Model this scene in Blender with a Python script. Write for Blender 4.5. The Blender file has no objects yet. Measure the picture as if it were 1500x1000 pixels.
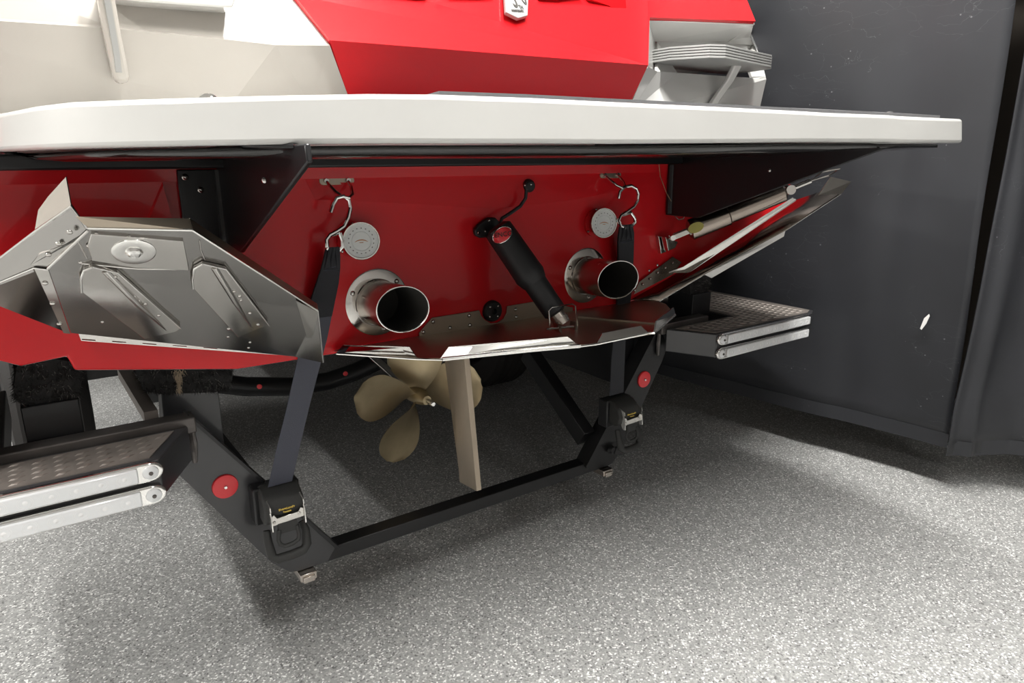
import bpy, bmesh, math, random
from math import sin, cos, pi, atan, atan2, sqrt, degrees, radians
from mathutils import Vector, Matrix, noise
random.seed(7)
S = bpy.context.scene
COL = S.collection

# ------------------------------------------------------------------ camera, world, lights, exposure
PITCH = atan(.272); YAW = pi/2 - atan(1474*cos(PITCH)/1000)
CAM = Vector((0, -1.38, 1.15))
cd = bpy.data.cameras.new('camera'); co = bpy.data.objects.new('camera', cd); COL.objects.link(co)
cd.sensor_width = 36; cd.lens = 24; cd.clip_start = .02; cd.clip_end = 100
co.location = CAM; co.rotation_euler = (pi/2-PITCH, 0, -YAW); S.camera = co

w = bpy.data.worlds.new('world'); S.world = w; w.use_nodes = True
w.node_tree.nodes['Background'].inputs[0].default_value = (.9, .95, 1, 1)
w.node_tree.nodes['Background'].inputs[1].default_value = .25

def area(name, loc, sx, sy, power, rot=(0, 0, 0), col=(1, .985, .95)):
    l = bpy.data.lights.new(name, 'AREA'); l.shape = 'RECTANGLE'; l.size = sx; l.size_y = sy
    l.energy = power; l.color = col
    o = bpy.data.objects.new(name, l); COL.objects.link(o); o.location = loc; o.rotation_euler = rot
    return o
LIGHTS = [(1.0, -1.0, 225), (-2.2, -.9, 115), (1.2, -3.4, 22), (-2.2, 2.6, 150), (1.0, 3.6, 15), (-4.4, .9, 200)]  # last entry: added side light, brightens the floor under the boat
for lx, ly, lp in LIGHTS:
    area('strip_light', (lx, ly, 3.38), .16, 2.3, lp)
S.view_settings.view_transform = 'Standard'; S.view_settings.look = 'None'
S.view_settings.gamma = 1; S.view_settings.use_curve_mapping = False
S.view_settings.exposure = -.10

# ------------------------------------------------------------------ measuring: a pixel's sight line cut by a real plane
FX, FY = sin(YAW), cos(YAW)
def ray(x, y):
    a = (x-750)/1000; b = (500-y)/1000
    h = cos(PITCH)+sin(PITCH)*b; z = -sin(PITCH)+cos(PITCH)*b
    return Vector((h*FX+a*FY, h*FY-a*FX, z))
def pY(x, y, Y=0.): r = ray(x, y); return CAM + r*((Y-CAM.y)/r.y)
def pZ(x, y, Z): r = ray(x, y); return CAM + r*((Z-CAM.z)/r.z)
def pX(x, y, X): r = ray(x, y); return CAM + r*((X-CAM.x)/r.x)
CX = .91                                            # centre line of boat and trailer
def mir(p, s): p = Vector(p); return p if s > 0 else Vector((2*CX-p.x, p.y, p.z))
def V(*a): return Vector(a)

# ------------------------------------------------------------------ materials
def mat(name, col, rough=.5, metal=0., coat=0., bump=0., bscale=200., var=0., vscale=8., spec=.5, rvar=0., aniso=None):
    m = bpy.data.materials.new(name); m.use_nodes = True; nt = m.node_tree; b = nt.nodes['Principled BSDF']
    b.inputs['Base Color'].default_value = (*col, 1); b.inputs['Roughness'].default_value = rough
    b.inputs['Metallic'].default_value = metal; b.inputs['Coat Weight'].default_value = coat
    b.inputs['Coat Roughness'].default_value = .04; b.inputs['Specular IOR Level'].default_value = spec
    tc = nt.nodes.new('ShaderNodeTexCoord')
    if var or rvar:
        n = nt.nodes.new('ShaderNodeTexNoise'); n.inputs['Scale'].default_value = vscale; n.inputs['Detail'].default_value = 5
        src = tc.outputs['Object']
        if aniso:
            mp = nt.nodes.new('ShaderNodeMapping'); mp.inputs['Scale'].default_value = aniso
            nt.links.new(src, mp.inputs[0]); src = mp.outputs[0]
        nt.links.new(src, n.inputs['Vector'])
        if var:
            r = nt.nodes.new('ShaderNodeValToRGB')
            r.color_ramp.elements[0].position = .3; r.color_ramp.elements[1].position = .7
            r.color_ramp.elements[0].color = (*[c*(1-var) for c in col], 1)
            r.color_ramp.elements[1].color = (*[min(1, c*(1+var)) for c in col], 1)
            nt.links.new(n.outputs['Fac'], r.inputs[0]); nt.links.new(r.outputs[0], b.inputs['Base Color'])
        if rvar:
            mr = nt.nodes.new('ShaderNodeMapRange'); mr.inputs['To Min'].default_value = max(0, rough-rvar); mr.inputs['To Max'].default_value = rough+rvar
            nt.links.new(n.outputs['Fac'], mr.inputs[0]); nt.links.new(mr.outputs[0], b.inputs['Roughness'])
    if bump:
        n2 = nt.nodes.new('ShaderNodeTexNoise'); n2.inputs['Scale'].default_value = bscale; n2.inputs['Detail'].default_value = 3
        bp = nt.nodes.new('ShaderNodeBump'); bp.inputs['Strength'].default_value = bump; bp.inputs['Distance'].default_value = .002
        nt.links.new(tc.outputs['Object'], n2.inputs['Vector']); nt.links.new(n2.outputs['Fac'], bp.inputs['Height'])
        nt.links.new(bp.outputs[0], b.inputs['Normal'])
    return m
M = {}
M['red'] = mat('red_gelcoat', (.60, .010, .015), .25, coat=.3, spec=.3, var=.04, vscale=3)
M['white'] = mat('white_gelcoat', (.60, .595, .575), .25, coat=.5, var=.02)
M['whiteshaded'] = mat('shaded_white_gelcoat', (.46, .43, .39), .25, coat=.4, var=.02)  # same white gelcoat, with the stern panels' shade put into its colour
M['steel'] = mat('polished_steel', (.62, .60, .57), .13, 1, rvar=.07, vscale=14, bump=.05, bscale=25)
M['tabsteel'] = mat('brushed_trim_tab_steel', (.37, .36, .345), .17, 1, rvar=.08, vscale=9, bump=.12, bscale=9)
M['brightsteel'] = mat('bright_edge_steel', (.88, .87, .84), .22, 1)
M['ctab'] = mat('satin_steel', (.42, .36, .29), .38, 1, rvar=.08, vscale=10)
M['pipe'] = mat('exhaust_steel', (.55, .50, .45), .25, 1, rvar=.08, vscale=30, aniso=(1, 1, 1))
M['nearblack'] = mat('near_black_matte', (.02, .018, .015), .8)  # near-black for pipe bores, drain hole and tyre grooves
M['chrome'] = mat('chrome', (.85, .84, .82), .07, 1)
M['bronze'] = mat('bronze', (.50, .41, .26), .38, .85, var=.15, vscale=14, rvar=.08)
M['rudder'] = mat('rudder_metal', (.50, .42, .33), .42, .8, var=.18, vscale=12, aniso=(1, 1, .3))
M['black'] = mat('black_powdercoat', (.010, .010, .011), .34, coat=.08, spec=.4, bump=.08, bscale=60)
M['under'] = mat('black_underside', (.010, .009, .009), .16, coat=.5, bump=.1, bscale=14)
M['blackmatte'] = mat('black_plastic', (.014, .014, .015), .5, bump=.1)
M['charcoal'] = mat('charcoal_paint', (.035, .035, .038), .3, coat=.4, bump=.05)
M['rubber'] = mat('rubber', (.022, .022, .021), .6, bump=.3, bscale=120, var=.3)
M['tyre'] = mat('tyre_rubber', (.018, .016, .015), .75, bump=.2)
M['web'] = mat('webbing', (.018, .019, .024), .75, bump=.5, bscale=500)
M['webgreysheen'] = mat('grey_sheen_webbing', (.05, .053, .075), .5, bump=.4, bscale=500)  # bluish sheen of the left strap put into the colour; also stitching thread
M['fur'] = mat('bunk_carpet', (.016, .015, .015), .85, bump=.8, bscale=160, var=.5, vscale=60)
M['fray'] = mat('frayed_tan', (.45, .36, .26), .9, bump=.6)
M['discred'] = mat('red_reflector', (.80, .03, .04), .35, coat=.3, bump=.05)
M['dial'] = mat('white_dial', (.72, .74, .73), .3, coat=.3)
M['ink'] = mat('grey_ink', (.18, .18, .18), .6)
M['orange'] = mat('copper_ink', (.55, .25, .12), .6)
M['yellow'] = mat('yellow_print', (.75, .55, .12), .6)
M['label'] = mat('white_label', (.8, .79, .77), .5)
M['diamond'] = mat('dull_aluminium', (.30, .265, .24), .48, .6, var=.12, vscale=20, rvar=.08)
M['frame'] = mat('worn_dark_steel', (.10, .09, .085), .32, .5, var=.35, vscale=10, rvar=.1, aniso=(1, 4, 4))
M['lens'] = mat('clear_lens', (.76, .77, .78), .12, coat=.8, bump=.3, bscale=90)
M['led'] = mat('led_cell', (.84, .84, .84), .12, coat=.5)
M['vinyl'] = mat('curtain_vinyl', (.021, .022, .026), .5, coat=0, var=.22, vscale=3, bump=.3, bscale=6, rvar=.08)
M['wall'] = mat('painted_wall', (.42, .41, .40), .8, var=.03)
M['ceiling'] = mat('painted_ceiling', (.62, .62, .60), .8)
M['darksteel'] = mat('dark_reflecting_steel', (.36, .31, .27), .2, 1, rvar=.06, vscale=9)
M['furlight'] = mat('worn_carpet_fibre', (.16, .15, .14), .9)
M['hullbottom'] = mat('grey_hull_bottom', (.30, .29, .285), .5)
M['brown'] = mat('brown_wall', (.055, .043, .033), .7, var=.1)
M['pad'] = mat('grey_foam_pad', (.11, .11, .115), .8, bump=.3)
M['stepw'] = mat('ridged_grey_rubber', (.33, .33, .32), .45)
M['gap'] = mat('dark_groove', (.05, .045, .04), .6)
M['olive'] = mat('olive_sticker', (.42, .38, .10), .6)

def vinyl_marks():
    nt = M['vinyl'].node_tree; b = nt.nodes['Principled BSDF']; tc = nt.nodes.new('ShaderNodeTexCoord')
    base = b.inputs['Base Color'].links[0].from_socket
    mp = nt.nodes.new('ShaderNodeMapping'); mp.inputs['Scale'].default_value = (3, 3, 11); mp.inputs['Rotation'].default_value = (.35, 0, 0)
    v = nt.nodes.new('ShaderNodeTexVoronoi'); v.feature = 'DISTANCE_TO_EDGE'; v.inputs['Scale'].default_value = 2.2
    n = nt.nodes.new('ShaderNodeTexNoise'); n.inputs['Scale'].default_value = 5; n.inputs['Detail'].default_value = 6
    mx = nt.nodes.new('ShaderNodeVectorMath'); mx.operation = 'MULTIPLY_ADD'; mx.inputs[1].default_value = (1.2, 1.2, 1.2)
    nt.links.new(tc.outputs['Object'], mp.inputs[0]); nt.links.new(tc.outputs['Object'], n.inputs['Vector'])
    nt.links.new(n.outputs['Color'], mx.inputs[0]); nt.links.new(mp.outputs[0], mx.inputs[2]); nt.links.new(mx.outputs[0], v.inputs['Vector'])
    lt = nt.nodes.new('ShaderNodeMath'); lt.operation = 'LESS_THAN'; lt.inputs[1].default_value = .0022
    nt.links.new(v.outputs['Distance'], lt.inputs[0])
    n3 = nt.nodes.new('ShaderNodeTexNoise'); n3.inputs['Scale'].default_value = 3.3
    nt.links.new(tc.outputs['Object'], n3.inputs['Vector'])
    g = nt.nodes.new('ShaderNodeMath'); g.operation = 'GREATER_THAN'; g.inputs[1].default_value = .54
    nt.links.new(n3.outputs['Fac'], g.inputs[0])
    mu = nt.nodes.new('ShaderNodeMath'); mu.operation = 'MULTIPLY'; nt.links.new(lt.outputs[0], mu.inputs[0]); nt.links.new(g.outputs[0], mu.inputs[1])
    m2 = nt.nodes.new('ShaderNodeMath'); m2.operation = 'MULTIPLY'; m2.inputs[1].default_value = .2; nt.links.new(mu.outputs[0], m2.inputs[0])
    # specks
    v2 = nt.nodes.new('ShaderNodeTexVoronoi'); v2.inputs['Scale'].default_value = 26; nt.links.new(tc.outputs['Object'], v2.inputs['Vector'])
    l2 = nt.nodes.new('ShaderNodeMath'); l2.operation = 'LESS_THAN'; l2.inputs[1].default_value = .07; nt.links.new(v2.outputs['Distance'], l2.inputs[0])
    m3 = nt.nodes.new('ShaderNodeMath'); m3.operation = 'MULTIPLY'; nt.links.new(l2.outputs[0], m3.inputs[0]); nt.links.new(g.outputs[0], m3.inputs[1])
    m4 = nt.nodes.new('ShaderNodeMath'); m4.operation = 'MULTIPLY_ADD'; m4.inputs[1].default_value = .35; nt.links.new(m3.outputs[0], m4.inputs[0]); nt.links.new(m2.outputs[0], m4.inputs[2])
    mix = nt.nodes.new('ShaderNodeMix'); mix.data_type = 'RGBA'; mix.inputs['B'].default_value = (.3, .3, .31, 1)
    nt.links.new(m4.outputs[0], mix.inputs['Factor']); nt.links.new(base, mix.inputs['A']); nt.links.new(mix.outputs['Result'], b.inputs['Base Color'])
vinyl_marks()

def floor_mat():
    m = bpy.data.materials.new('flake_epoxy_floor'); m.use_nodes = True; nt = m.node_tree; b = nt.nodes['Principled BSDF']
    tc = nt.nodes.new('ShaderNodeTexCoord')
    def vor(scale):
        v = nt.nodes.new('ShaderNodeTexVoronoi'); v.inputs['Scale'].default_value = scale
        nt.links.new(tc.outputs['Object'], v.inputs['Vector']); return v
    v = vor(250); s = nt.nodes.new('ShaderNodeSeparateColor'); nt.links.new(v.outputs['Color'], s.inputs[0])
    r = nt.nodes.new('ShaderNodeValToRGB'); r.color_ramp.interpolation = 'CONSTANT'
    e = r.color_ramp.elements; e[0].position = 0; e[0].color = (.33, .33, .325, 1); e[1].position = .45; e[1].color = (.42, .42, .41, 1)
    for p, c in ((.70, .25), (.79, .55), (.87, .85), (.955, .14)):
        k = e.new(p); k.color = (c, c, c*.98, 1)
    nt.links.new(s.outputs[0], r.inputs[0])
    n = nt.nodes.new('ShaderNodeTexNoise'); n.inputs['Scale'].default_value = 1.5; n.inputs['Detail'].default_value = 4
    nt.links.new(tc.outputs['Object'], n.inputs['Vector'])
    mr = nt.nodes.new('ShaderNodeMapRange'); mr.inputs['To Min'].default_value = .9; mr.inputs['To Max'].default_value = 1.12
    nt.links.new(n.outputs['Fac'], mr.inputs[0])
    mu = nt.nodes.new('ShaderNodeVectorMath'); mu.operation = 'SCALE'; nt.links.new(r.outputs[0], mu.inputs[0]); nt.links.new(mr.outputs[0], mu.inputs['Scale'])
    nt.links.new(mu.outputs[0], b.inputs['Base Color'])
    b.inputs['Roughness'].default_value = .38
    bp = nt.nodes.new('ShaderNodeBump'); bp.inputs['Strength'].default_value = .25; bp.inputs['Distance'].default_value = .001
    nt.links.new(s.outputs[1], bp.inputs['Height']); nt.links.new(bp.outputs[0], b.inputs['Normal'])
    return m
M['floor'] = floor_mat()

# ------------------------------------------------------------------ mesh collector
class MB:
    def __init__(s): s.v = []; s.f = []; s.m = []
    def add(s, vs, fs, mi=0):
        n = len(s.v); s.v += [Vector(p) for p in vs]; s.f += [tuple(n+i for i in f) for f in fs]; s.m += [mi]*len(fs); return s
    def prism(s, pts, ext, mi=0):
        pts = [Vector(p) for p in pts]; ext = Vector(ext); n = len(pts)
        vs = pts + [p+ext for p in pts]
        fs = [tuple(range(n)), tuple(range(2*n-1, n-1, -1))] + [(i, i+n, (i+1) % n+n, (i+1) % n) for i in range(n)]
        return s.add(vs, fs, mi)
    def sheet(s, pts, th, mi=0):                    # polygon with thickness centred along its own normal
        pts = [Vector(p) for p in pts]; n = Vector()
        for i in range(len(pts)): n += (pts[i]-pts[0]).cross(pts[(i+1) % len(pts)]-pts[0])
        n.normalize(); return s.prism([p-n*th/2 for p in pts], n*th, mi)
    def box(s, a, b, mi=0):
        x0, y0, z0 = a; x1, y1, z1 = b
        return s.prism([(x0, y0, z0), (x1, y0, z0), (x1, y1, z0), (x0, y1, z0)], (0, 0, z1-z0), mi)
    def obox(s, c, ax, ay, az, mi=0):               # oriented box by centre and half axes
        c, ax, ay, az = map(Vector, (c, ax, ay, az))
        return s.prism([c-ax-ay-az, c+ax-ay-az, c+ax+ay-az, c-ax+ay-az], az*2, mi)
    def beam(s, p, q, wv, hv, mi=0):                # box beam p->q with half-width vector wv and half-height hv
        p, q, wv, hv = map(Vector, (p, q, wv, hv))
        return s.prism([p-wv-hv, p+wv-hv, p+wv+hv, p-wv+hv], q-p, mi)
    def tube(s, pts, r, seg=10, closed=False, mi=0, caps=True):
        pts = [Vector(p) for p in pts]; n = len(pts); R = r if isinstance(r, (list, tuple)) else [r]*n
        rings = []; prev = None
        for i in range(n):
            a = pts[(i-1) % n] if (closed or i) else pts[0]; b = pts[(i+1) % n] if (closed or i < n-1) else pts[-1]
            t = (b-a).normalized()
            if prev is None:
                u = t.orthogonal().normalized()
            else:
                u = (prev-t*prev.dot(t)).normalized()
            prev = u; v = t.cross(u)
            rings.append([pts[i]+(u*cos(2*pi*k/seg)+v*sin(2*pi*k/seg))*R[i] for k in range(seg)])
        vs = [p for rg in rings for p in rg]; fs = []
        for i in range(n if closed else n-1):
            for k in range(seg):
                j = (i+1) % n
                fs.append((i*seg+k, i*seg+(k+1) % seg, j*seg+(k+1) % seg, j*seg+k))
        if not closed and caps: fs += [tuple(range(seg-1, -1, -1)), tuple((n-1)*seg+k for k in range(seg))]
        return s.add(vs, fs, mi)
    def lathe(s, prof, org, axis, seg=32, mi=0, close=False):     # prof: (radius, distance along axis)
        org = Vector(org); axis = Vector(axis).normalized(); u = axis.orthogonal().normalized(); v = axis.cross(u)
        vs = [org+axis*h+(u*cos(2*pi*k/seg)+v*sin(2*pi*k/seg))*max(r, 1e-5) for r, h in prof for k in range(seg)]
        fs = []; n = len(prof)
        for i in range(n if close else n-1):
            j = (i+1) % n
            for k in range(seg): fs.append((i*seg+k, i*seg+(k+1) % seg, j*seg+(k+1) % seg, j*seg+k))
        return s.add(vs, fs, mi)
    def ribbon(s, pts, wv, th, mi=0):               # flat strap: centre points, half-width vectors, thickness along Y
        for i in range(len(pts)-1): pass
        n = len(pts); W = wv if isinstance(wv, list) else [wv]*n
        vs = []
        for p, q in zip(pts, W):
            p = Vector(p); q = Vector(q)
            d = Vector((0, th/2, 0)); vs += [p-q-d, p+q-d, p+q+d, p-q+d]
        fs = [(0, 1, 2, 3), tuple(4*(n-1)+k for k in (3, 2, 1, 0))]
        for i in range(n-1):
            for k in range(4): fs.append((4*i+k, 4*i+(k+1) % 4, 4*i+4+(k+1) % 4, 4*i+4+k))
        return s.add(vs, fs, mi)

WORLD = {}
def new(name, mb, mats, parent=None, bevel=0, seg=2, smooth=35, sub=0):
    me = bpy.data.meshes.new(name)
    xs = [p.x for p in mb.v]; ys = [p.y for p in mb.v]; zs = [p.z for p in mb.v]
    c = Vector(((min(xs)+max(xs))/2, (min(ys)+max(ys))/2, (min(zs)+max(zs))/2))
    me.from_pydata([p-c for p in mb.v], [], mb.f)
    for m_ in (mats if isinstance(mats, list) else [mats]): me.materials.append(M[m_] if isinstance(m_, str) else m_)
    me.polygons.foreach_set('material_index', mb.m)
    bm = bmesh.new(); bm.from_mesh(me); bmesh.ops.remove_doubles(bm, verts=bm.verts, dist=1e-6)
    bmesh.ops.recalc_face_normals(bm, faces=bm.faces); bm.to_mesh(me); bm.free()
    me.polygons.foreach_set('use_smooth', [smooth > 0]*len(me.polygons))
    if smooth: me.set_sharp_from_angle(angle=radians(smooth))
    o = bpy.data.objects.new(name, me); COL.objects.link(o); WORLD[o.name] = c
    if parent: o.parent = parent; o.location = c-WORLD[parent.name]
    else: o.location = c
    if bevel:
        b = o.modifiers.new('bevel', 'BEVEL'); b.width = bevel; b.segments = seg; b.limit_method = 'ANGLE'; b.angle_limit = radians(30); b.harden_normals = False
    return o
def dup(o, loc, parent, rot=None):
    c = o.copy(); COL.objects.link(c); c.parent = parent; WORLD[c.name] = Vector(loc); c.location = Vector(loc)-WORLD[parent.name]
    if rot: c.rotation_euler = rot
    return c
def thing(name, label, cat, loc, group=None):
    o = bpy.data.objects.new(name, None); COL.objects.link(o); o.location = loc; o.empty_display_size = .1
    WORLD[o.name] = Vector(loc); o['label'] = label; o['category'] = cat
    if group: o['group'] = group
    return o
def struct(name, mb, m, **k): o = new(name, mb, m, **k); o['kind'] = 'structure'; return o
def rivets(parent, pts, axis, r=.005, h=.003, name='rivet', m='steel'):
    first = None; axis = Vector(axis).normalized()
    for p in pts:
        p = Vector(p)
        if first is None:
            first = new(name, MB().lathe([(0, h), (r*.5, h*.9), (r*.85, h*.5), (r, 0), (r, -.001)], p, axis, 10), m, parent); base = WORLD[first.name]-p
        else: dup(first, p+base, parent)
def text(name, body, size, m, parent, org, xax, yax, th=.0004, ys=1):
    cu = bpy.data.curves.new(name, 'FONT'); cu.body = body; cu.size = size; cu.align_x = 'CENTER'; cu.align_y = 'CENTER'; cu.extrude = th
    tmp = bpy.data.objects.new(name, cu); COL.objects.link(tmp)
    dg = bpy.context.evaluated_depsgraph_get(); me = bpy.data.meshes.new_from_object(tmp.evaluated_get(dg)); bpy.data.objects.remove(tmp)
    xax = Vector(xax).normalized(); yax = Vector(yax).normalized(); zax = xax.cross(yax).normalized(); yax = zax.cross(xax)
    me.transform(Matrix((xax, yax*ys, zax)).transposed().to_4x4()); me.materials.clear(); me.materials.append(M[m])
    o = bpy.data.objects.new(name, me); COL.objects.link(o); WORLD[o.name] = Vector(org); o.parent = parent; o.location = Vector(org)-WORLD[parent.name]
    return o
def px(pts, Y): return [pY(x, y, Y) for x, y in pts]

# ------------------------------------------------------------------ the room
struct('floor', MB().box((-5, -5, -.1), (7, 9, 0)), 'floor')
struct('ceiling', MB().box((-5, -5, 3.5), (7, 9, 3.6)), 'ceiling')
struct('wall_left', MB().box((-5.1, -5, 0), (-5, 9, 3.5)), 'wall')
struct('wall_right', MB().box((7, -5, 0), (7.1, 9, 3.5)), 'wall')
struct('wall_front', MB().box((-5, 9, 0), (7, 9.1, 3.5)), 'wall')
struct('wall_back', MB().box((-5, -5.1, 0), (7, -5, 3.5)), 'wall')

# ------------------------------------------------------------------ black curtains on the right
def curtain(name, label, bottom, lean, toph, edge=None, wob=0, nz=26):
    t = thing(name, label, 'curtain', bottom[len(bottom)//2][:2]+(.04,), 'black vinyl curtain panels on the right')
    # resample bottom
    P = [Vector((x, y, z)) for x, y, z in bottom]; pts = []
    for i in range(len(P)-1):
        for k in range(10): pts.append(P[i].lerp(P[i+1], k/10))
    pts.append(P[-1]); n = len(pts)
    def at(i, j, hem=0.):
        b = pts[i]; f = j/nz; z = b.z+(toph-b.z)*f
        x = b.x+lean(z)+wob*sin(i*.55+f*2.0)*(.012+.02*f)+.018*noise.noise(Vector((i*.13, f*3.2, wob)))
        y = b.y+.015*noise.noise(Vector((f*3, i*.2, 7)))
        if edge and i == n-1: y += edge(z)
        return Vector((x, y, z))
    vs = [at(i, j) for i in range(n) for j in range(nz+1)]
    m = MB(); m.add(vs, [(i*(nz+1)+j, (i+1)*(nz+1)+j, (i+1)*(nz+1)+j+1, i*(nz+1)+j+1) for i in range(n-1) for j in range(nz)])
    o = new('vinyl_sheet', m, 'vinyl', t, smooth=80)
    so = o.modifiers.new('thickness', 'SOLIDIFY'); so.thickness = .004; so.offset = 1
    # hem: a doubled strip with a raised seam along the foot
    hm = MB(); hv = []
    for i in range(n):
        a = at(i, 0); c = at(i, 0).lerp(at(i, 1), .55)
        hv += [a+V(-.005, -.002, -.004), c+V(-.005, -.002, 0), c+V(.001, 0, .002), a+V(.001, 0, -.004)]
    hm.add(hv, [(4*i+k, 4*i+(k+1) % 4, 4*i+4+(k+1) % 4, 4*i+4+k) for i in range(n-1) for k in range(4)])
    new('hem', hm, 'vinyl', t, smooth=50)
    return t
lean_a = lambda z: -.065*(z/1.6)-.05*max(0, min(1, z/2.4))
ct = curtain('curtain', 'long black vinyl curtain beside the boat, with a short white scuff mark low down',
        [(2.24, 7.0, .17), (2.27, 3.0, .17), (2.29, 1.6, .17), (2.31, .73, .175), (2.375, .35, .172), (2.434, .042, .17), (2.49, -.19, .168), (2.535, -.445, .165)], lean_a, 2.5)
def edge_b(z): return 0
def lean_b(z):
    k = [(0, 0), (.08, .0), (.34, -.035), (.75, .0), (1.12, .01), (1.51, .0), (2.5, -.06)]
    for (a, x), (b, y) in zip(k, k[1:]):
        if z <= b: return x+(y-x)*(z-a)/(b-a)
    return -.06
cb = curtain('curtain', 'black vinyl curtain panel at the right edge, turned outward past the narrow gap',
        [(2.462, -.475, .165), (2.56, -.53, .165), (2.70, -.63, .163), (2.95, -.90, .165), (3.2, -1.4, .17)], lean_b, 2.5, wob=.6)
ct2 = MB(); ct2.box((2.42, -.46, 2.50), (3.58, 7.0, 2.51)); new('added_shade_sheet', ct2, 'vinyl', ct)  # unseen sheet, added to keep the space behind the curtain dark
sc = MB()
sm = [(1351, 480), (1357, 465), (1364, 459), (1365, 462), (1360, 473), (1353, 482)]
sc.sheet([pX(x, y, 2.46)+V(-.015, 0, 0) for x, y in sm], .002)
scuff = new('scuff_mark', sc, 'label', ct); scuff['label'] = 'short white scuff mark'
struct('wall_inner', MB().box((3.60, -.9, 0), (3.65, 8.9, 3.0)), 'brown')

# ================================================================== THE BOAT
boat = thing('boat', 'red and white ski boat seen from the stern, resting on a black trailer', 'boat', (CX, 1.0, .74))
# --- hull: red transom, bottom and sides running forward
sec = [(-.40, 1.00), (-.16, .865), (-.045, .806), (.022, .812), (.030, .785), (.30, .738), (.60, .735), (1.22, .735), (1.40, .745), (1.62, .80), (1.93, .905), (2.10, 1.0),
       (2.12, 1.129), (-.42, 1.129)]
m = MB(); m.prism([(x, .0, z) for x, z in sec], (0, 5.5, 0))
hull = new('hull', m, ['red', 'hullbottom'], boat, bevel=.004)
for p in hull.data.polygons:
    if p.normal.z < -.3: p.material_index = 1
m = MB(); m.prism([V(-.36, .66, 1.12), V(2.05, .66, 1.12), V(1.98, .66, 1.58), V(-.30, .66, 1.58)], (0, 4.8, 0)); new('topsides', m, 'white', boat, bevel=.02)
# raised mouldings of the transom: shallow facets, each with its own depth
m = MB()
def relief(mb, quad, depth, Y=0.):                  # a low truncated pyramid standing on the transom
    o = [pY(x, y, Y) for x, y in quad]; c = sum(o, Vector())/len(o)
    i_ = [p.lerp(c, .12)+V(0, -depth, 0) for p in o]; n = len(o)
    mb.add([p+V(0, .004, 0) for p in o]+i_, [tuple(range(n, 2*n))]+[(k, (k+1) % n, (k+1) % n+n, k+n) for k in range(n)])
m.sheet([V(-.42, -.006, 1.129), V(1.50, -.006, 1.129), V(1.50, -.002, 1.106), V(-.42, -.002, 1.106)], .008)
relief(m, [(213, 322), (238, 264), (256, 330), (250, 360), (215, 360)], .012)
m.add([pY(462, 292, 0)+V(0, -.0005, 0), pY(600, 298, 0)+V(0, -.010, 0), pY(722, 305, 0)+V(0, -.012, 0), pY(840, 292, 0)+V(0, -.010, 0), pY(958, 268, 0)+V(0, -.0005, 0),
       pY(970, 246, 0)+V(0, -.001, 0), pY(440, 250, 0)+V(0, -.001, 0)], [(0, 1, 2, 3, 4, 5, 6)])
new('transom_moulding', m, 'red', boat, smooth=20)
m = MB(); m.tube([pY(x, y, -.001) for x, y in [(954, 322), (954, 270), (966, 256), (961, 322)]], .0012, 6, mi=0)
# --- stern above the platform: white and red facets
UY = {'b': .16, 'c': .05}
def U(x, y, Y): return pY(x, y, Y)
K = {  # crease, bottom and top rows of the stern above the platform
 'b0': U(-260, 190, .13), 'b1': U(490, 150, .13), 'b2': U(512, 150, .13), 'b3': U(770, 152, .13), 'b4': U(914, 160, .13), 'b5': U(1108, 168, .13),
 'c0': U(-260, 10, .05), 'c1': U(160, 38, .05), 'c2': U(335, 55, .05), 'c3': U(400, 62, .05), 'c4': U(480, 62, .05), 'c5': U(945, 97, .05),
 't0': U(-260, -110, .09), 't1': U(345, -90, .16), 't2': U(375, -70, .22), 't3': U(385, -60, .25), 't4': U(945, -60, .30), 't5': U(948, 30, .15), 't6': U(1103, 35, .15), 't7': U(1065, -60, .30)}
def facet(parts, name, m_):
    mb = MB()
    for f in parts: mb.add([K[k] if isinstance(k, str) else k for k in f], [tuple(range(len(f)))])
    o = new(name, mb, m_, boat, smooth=0); so = o.modifiers.new('t', 'SOLIDIFY'); so.thickness = .012; so.offset = -1
    return o
K['w1'] = U(345, 0, .10); K['w2'] = U(430, 0, .16)
K['g1'] = U(452, 150, .13); K['p1'] = U(335, 150, .10)
facet([['b0', 'p1', 'c2', 'c1', 'c0'], ['p1', 'g1', 'c3', 'c2'], ['g1', 'b2', 'c4', 'c3'],], 'stern_panel', 'whiteshaded')
facet([['c0', 'c1', 'c2', 'w1', 't1', 't0']], 'stern_panel', 'whiteshaded')
facet([['c2', 'c3', 'w1'], ['c3', 'c4', 'w2', 'w1'], ['w1', 'w2', 't3', 't1']], 'stern_panel', 'white')
K['r1'] = U(620, -20, .21); K['r2'] = U(700, -20, .21)
facet([['b2', 'b3', 'b4', 'c5', 'c4'], ['c4', 'c5', 't5', 't4', 'r2', 'r1', 't3', 'w2'], ['t5', 't6', 't7', 't4']], 'stern_panel', 'red')
m = MB()
for a_, b_ in (('t0', 't1'), ('t1', 't3'), ('t3', 't4'), ('t4', 't7')):
    p, q = K[a_], K[b_]; m.add([p, q, V(q.x, .70, 1.57), V(p.x, .70, 1.57)], [(0, 1, 2, 3)])
m.add([K['t7'], K['t6'], V(2.03, .70, 1.3), V(2.0, .70, 1.57)], [(0, 1, 2, 3)]); m.add([K['t0'], K['c0'], K['b0'], V(K['b0'].x, .70, 1.2), V(K['t0'].x, .70, 1.57)], [(0, 1, 2, 3, 4)])
o = new('stern_deck', m, 'white', boat, smooth=0); so = o.modifiers.new('t', 'SOLIDIFY'); so.thickness = .01; so.offset = -1
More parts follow.
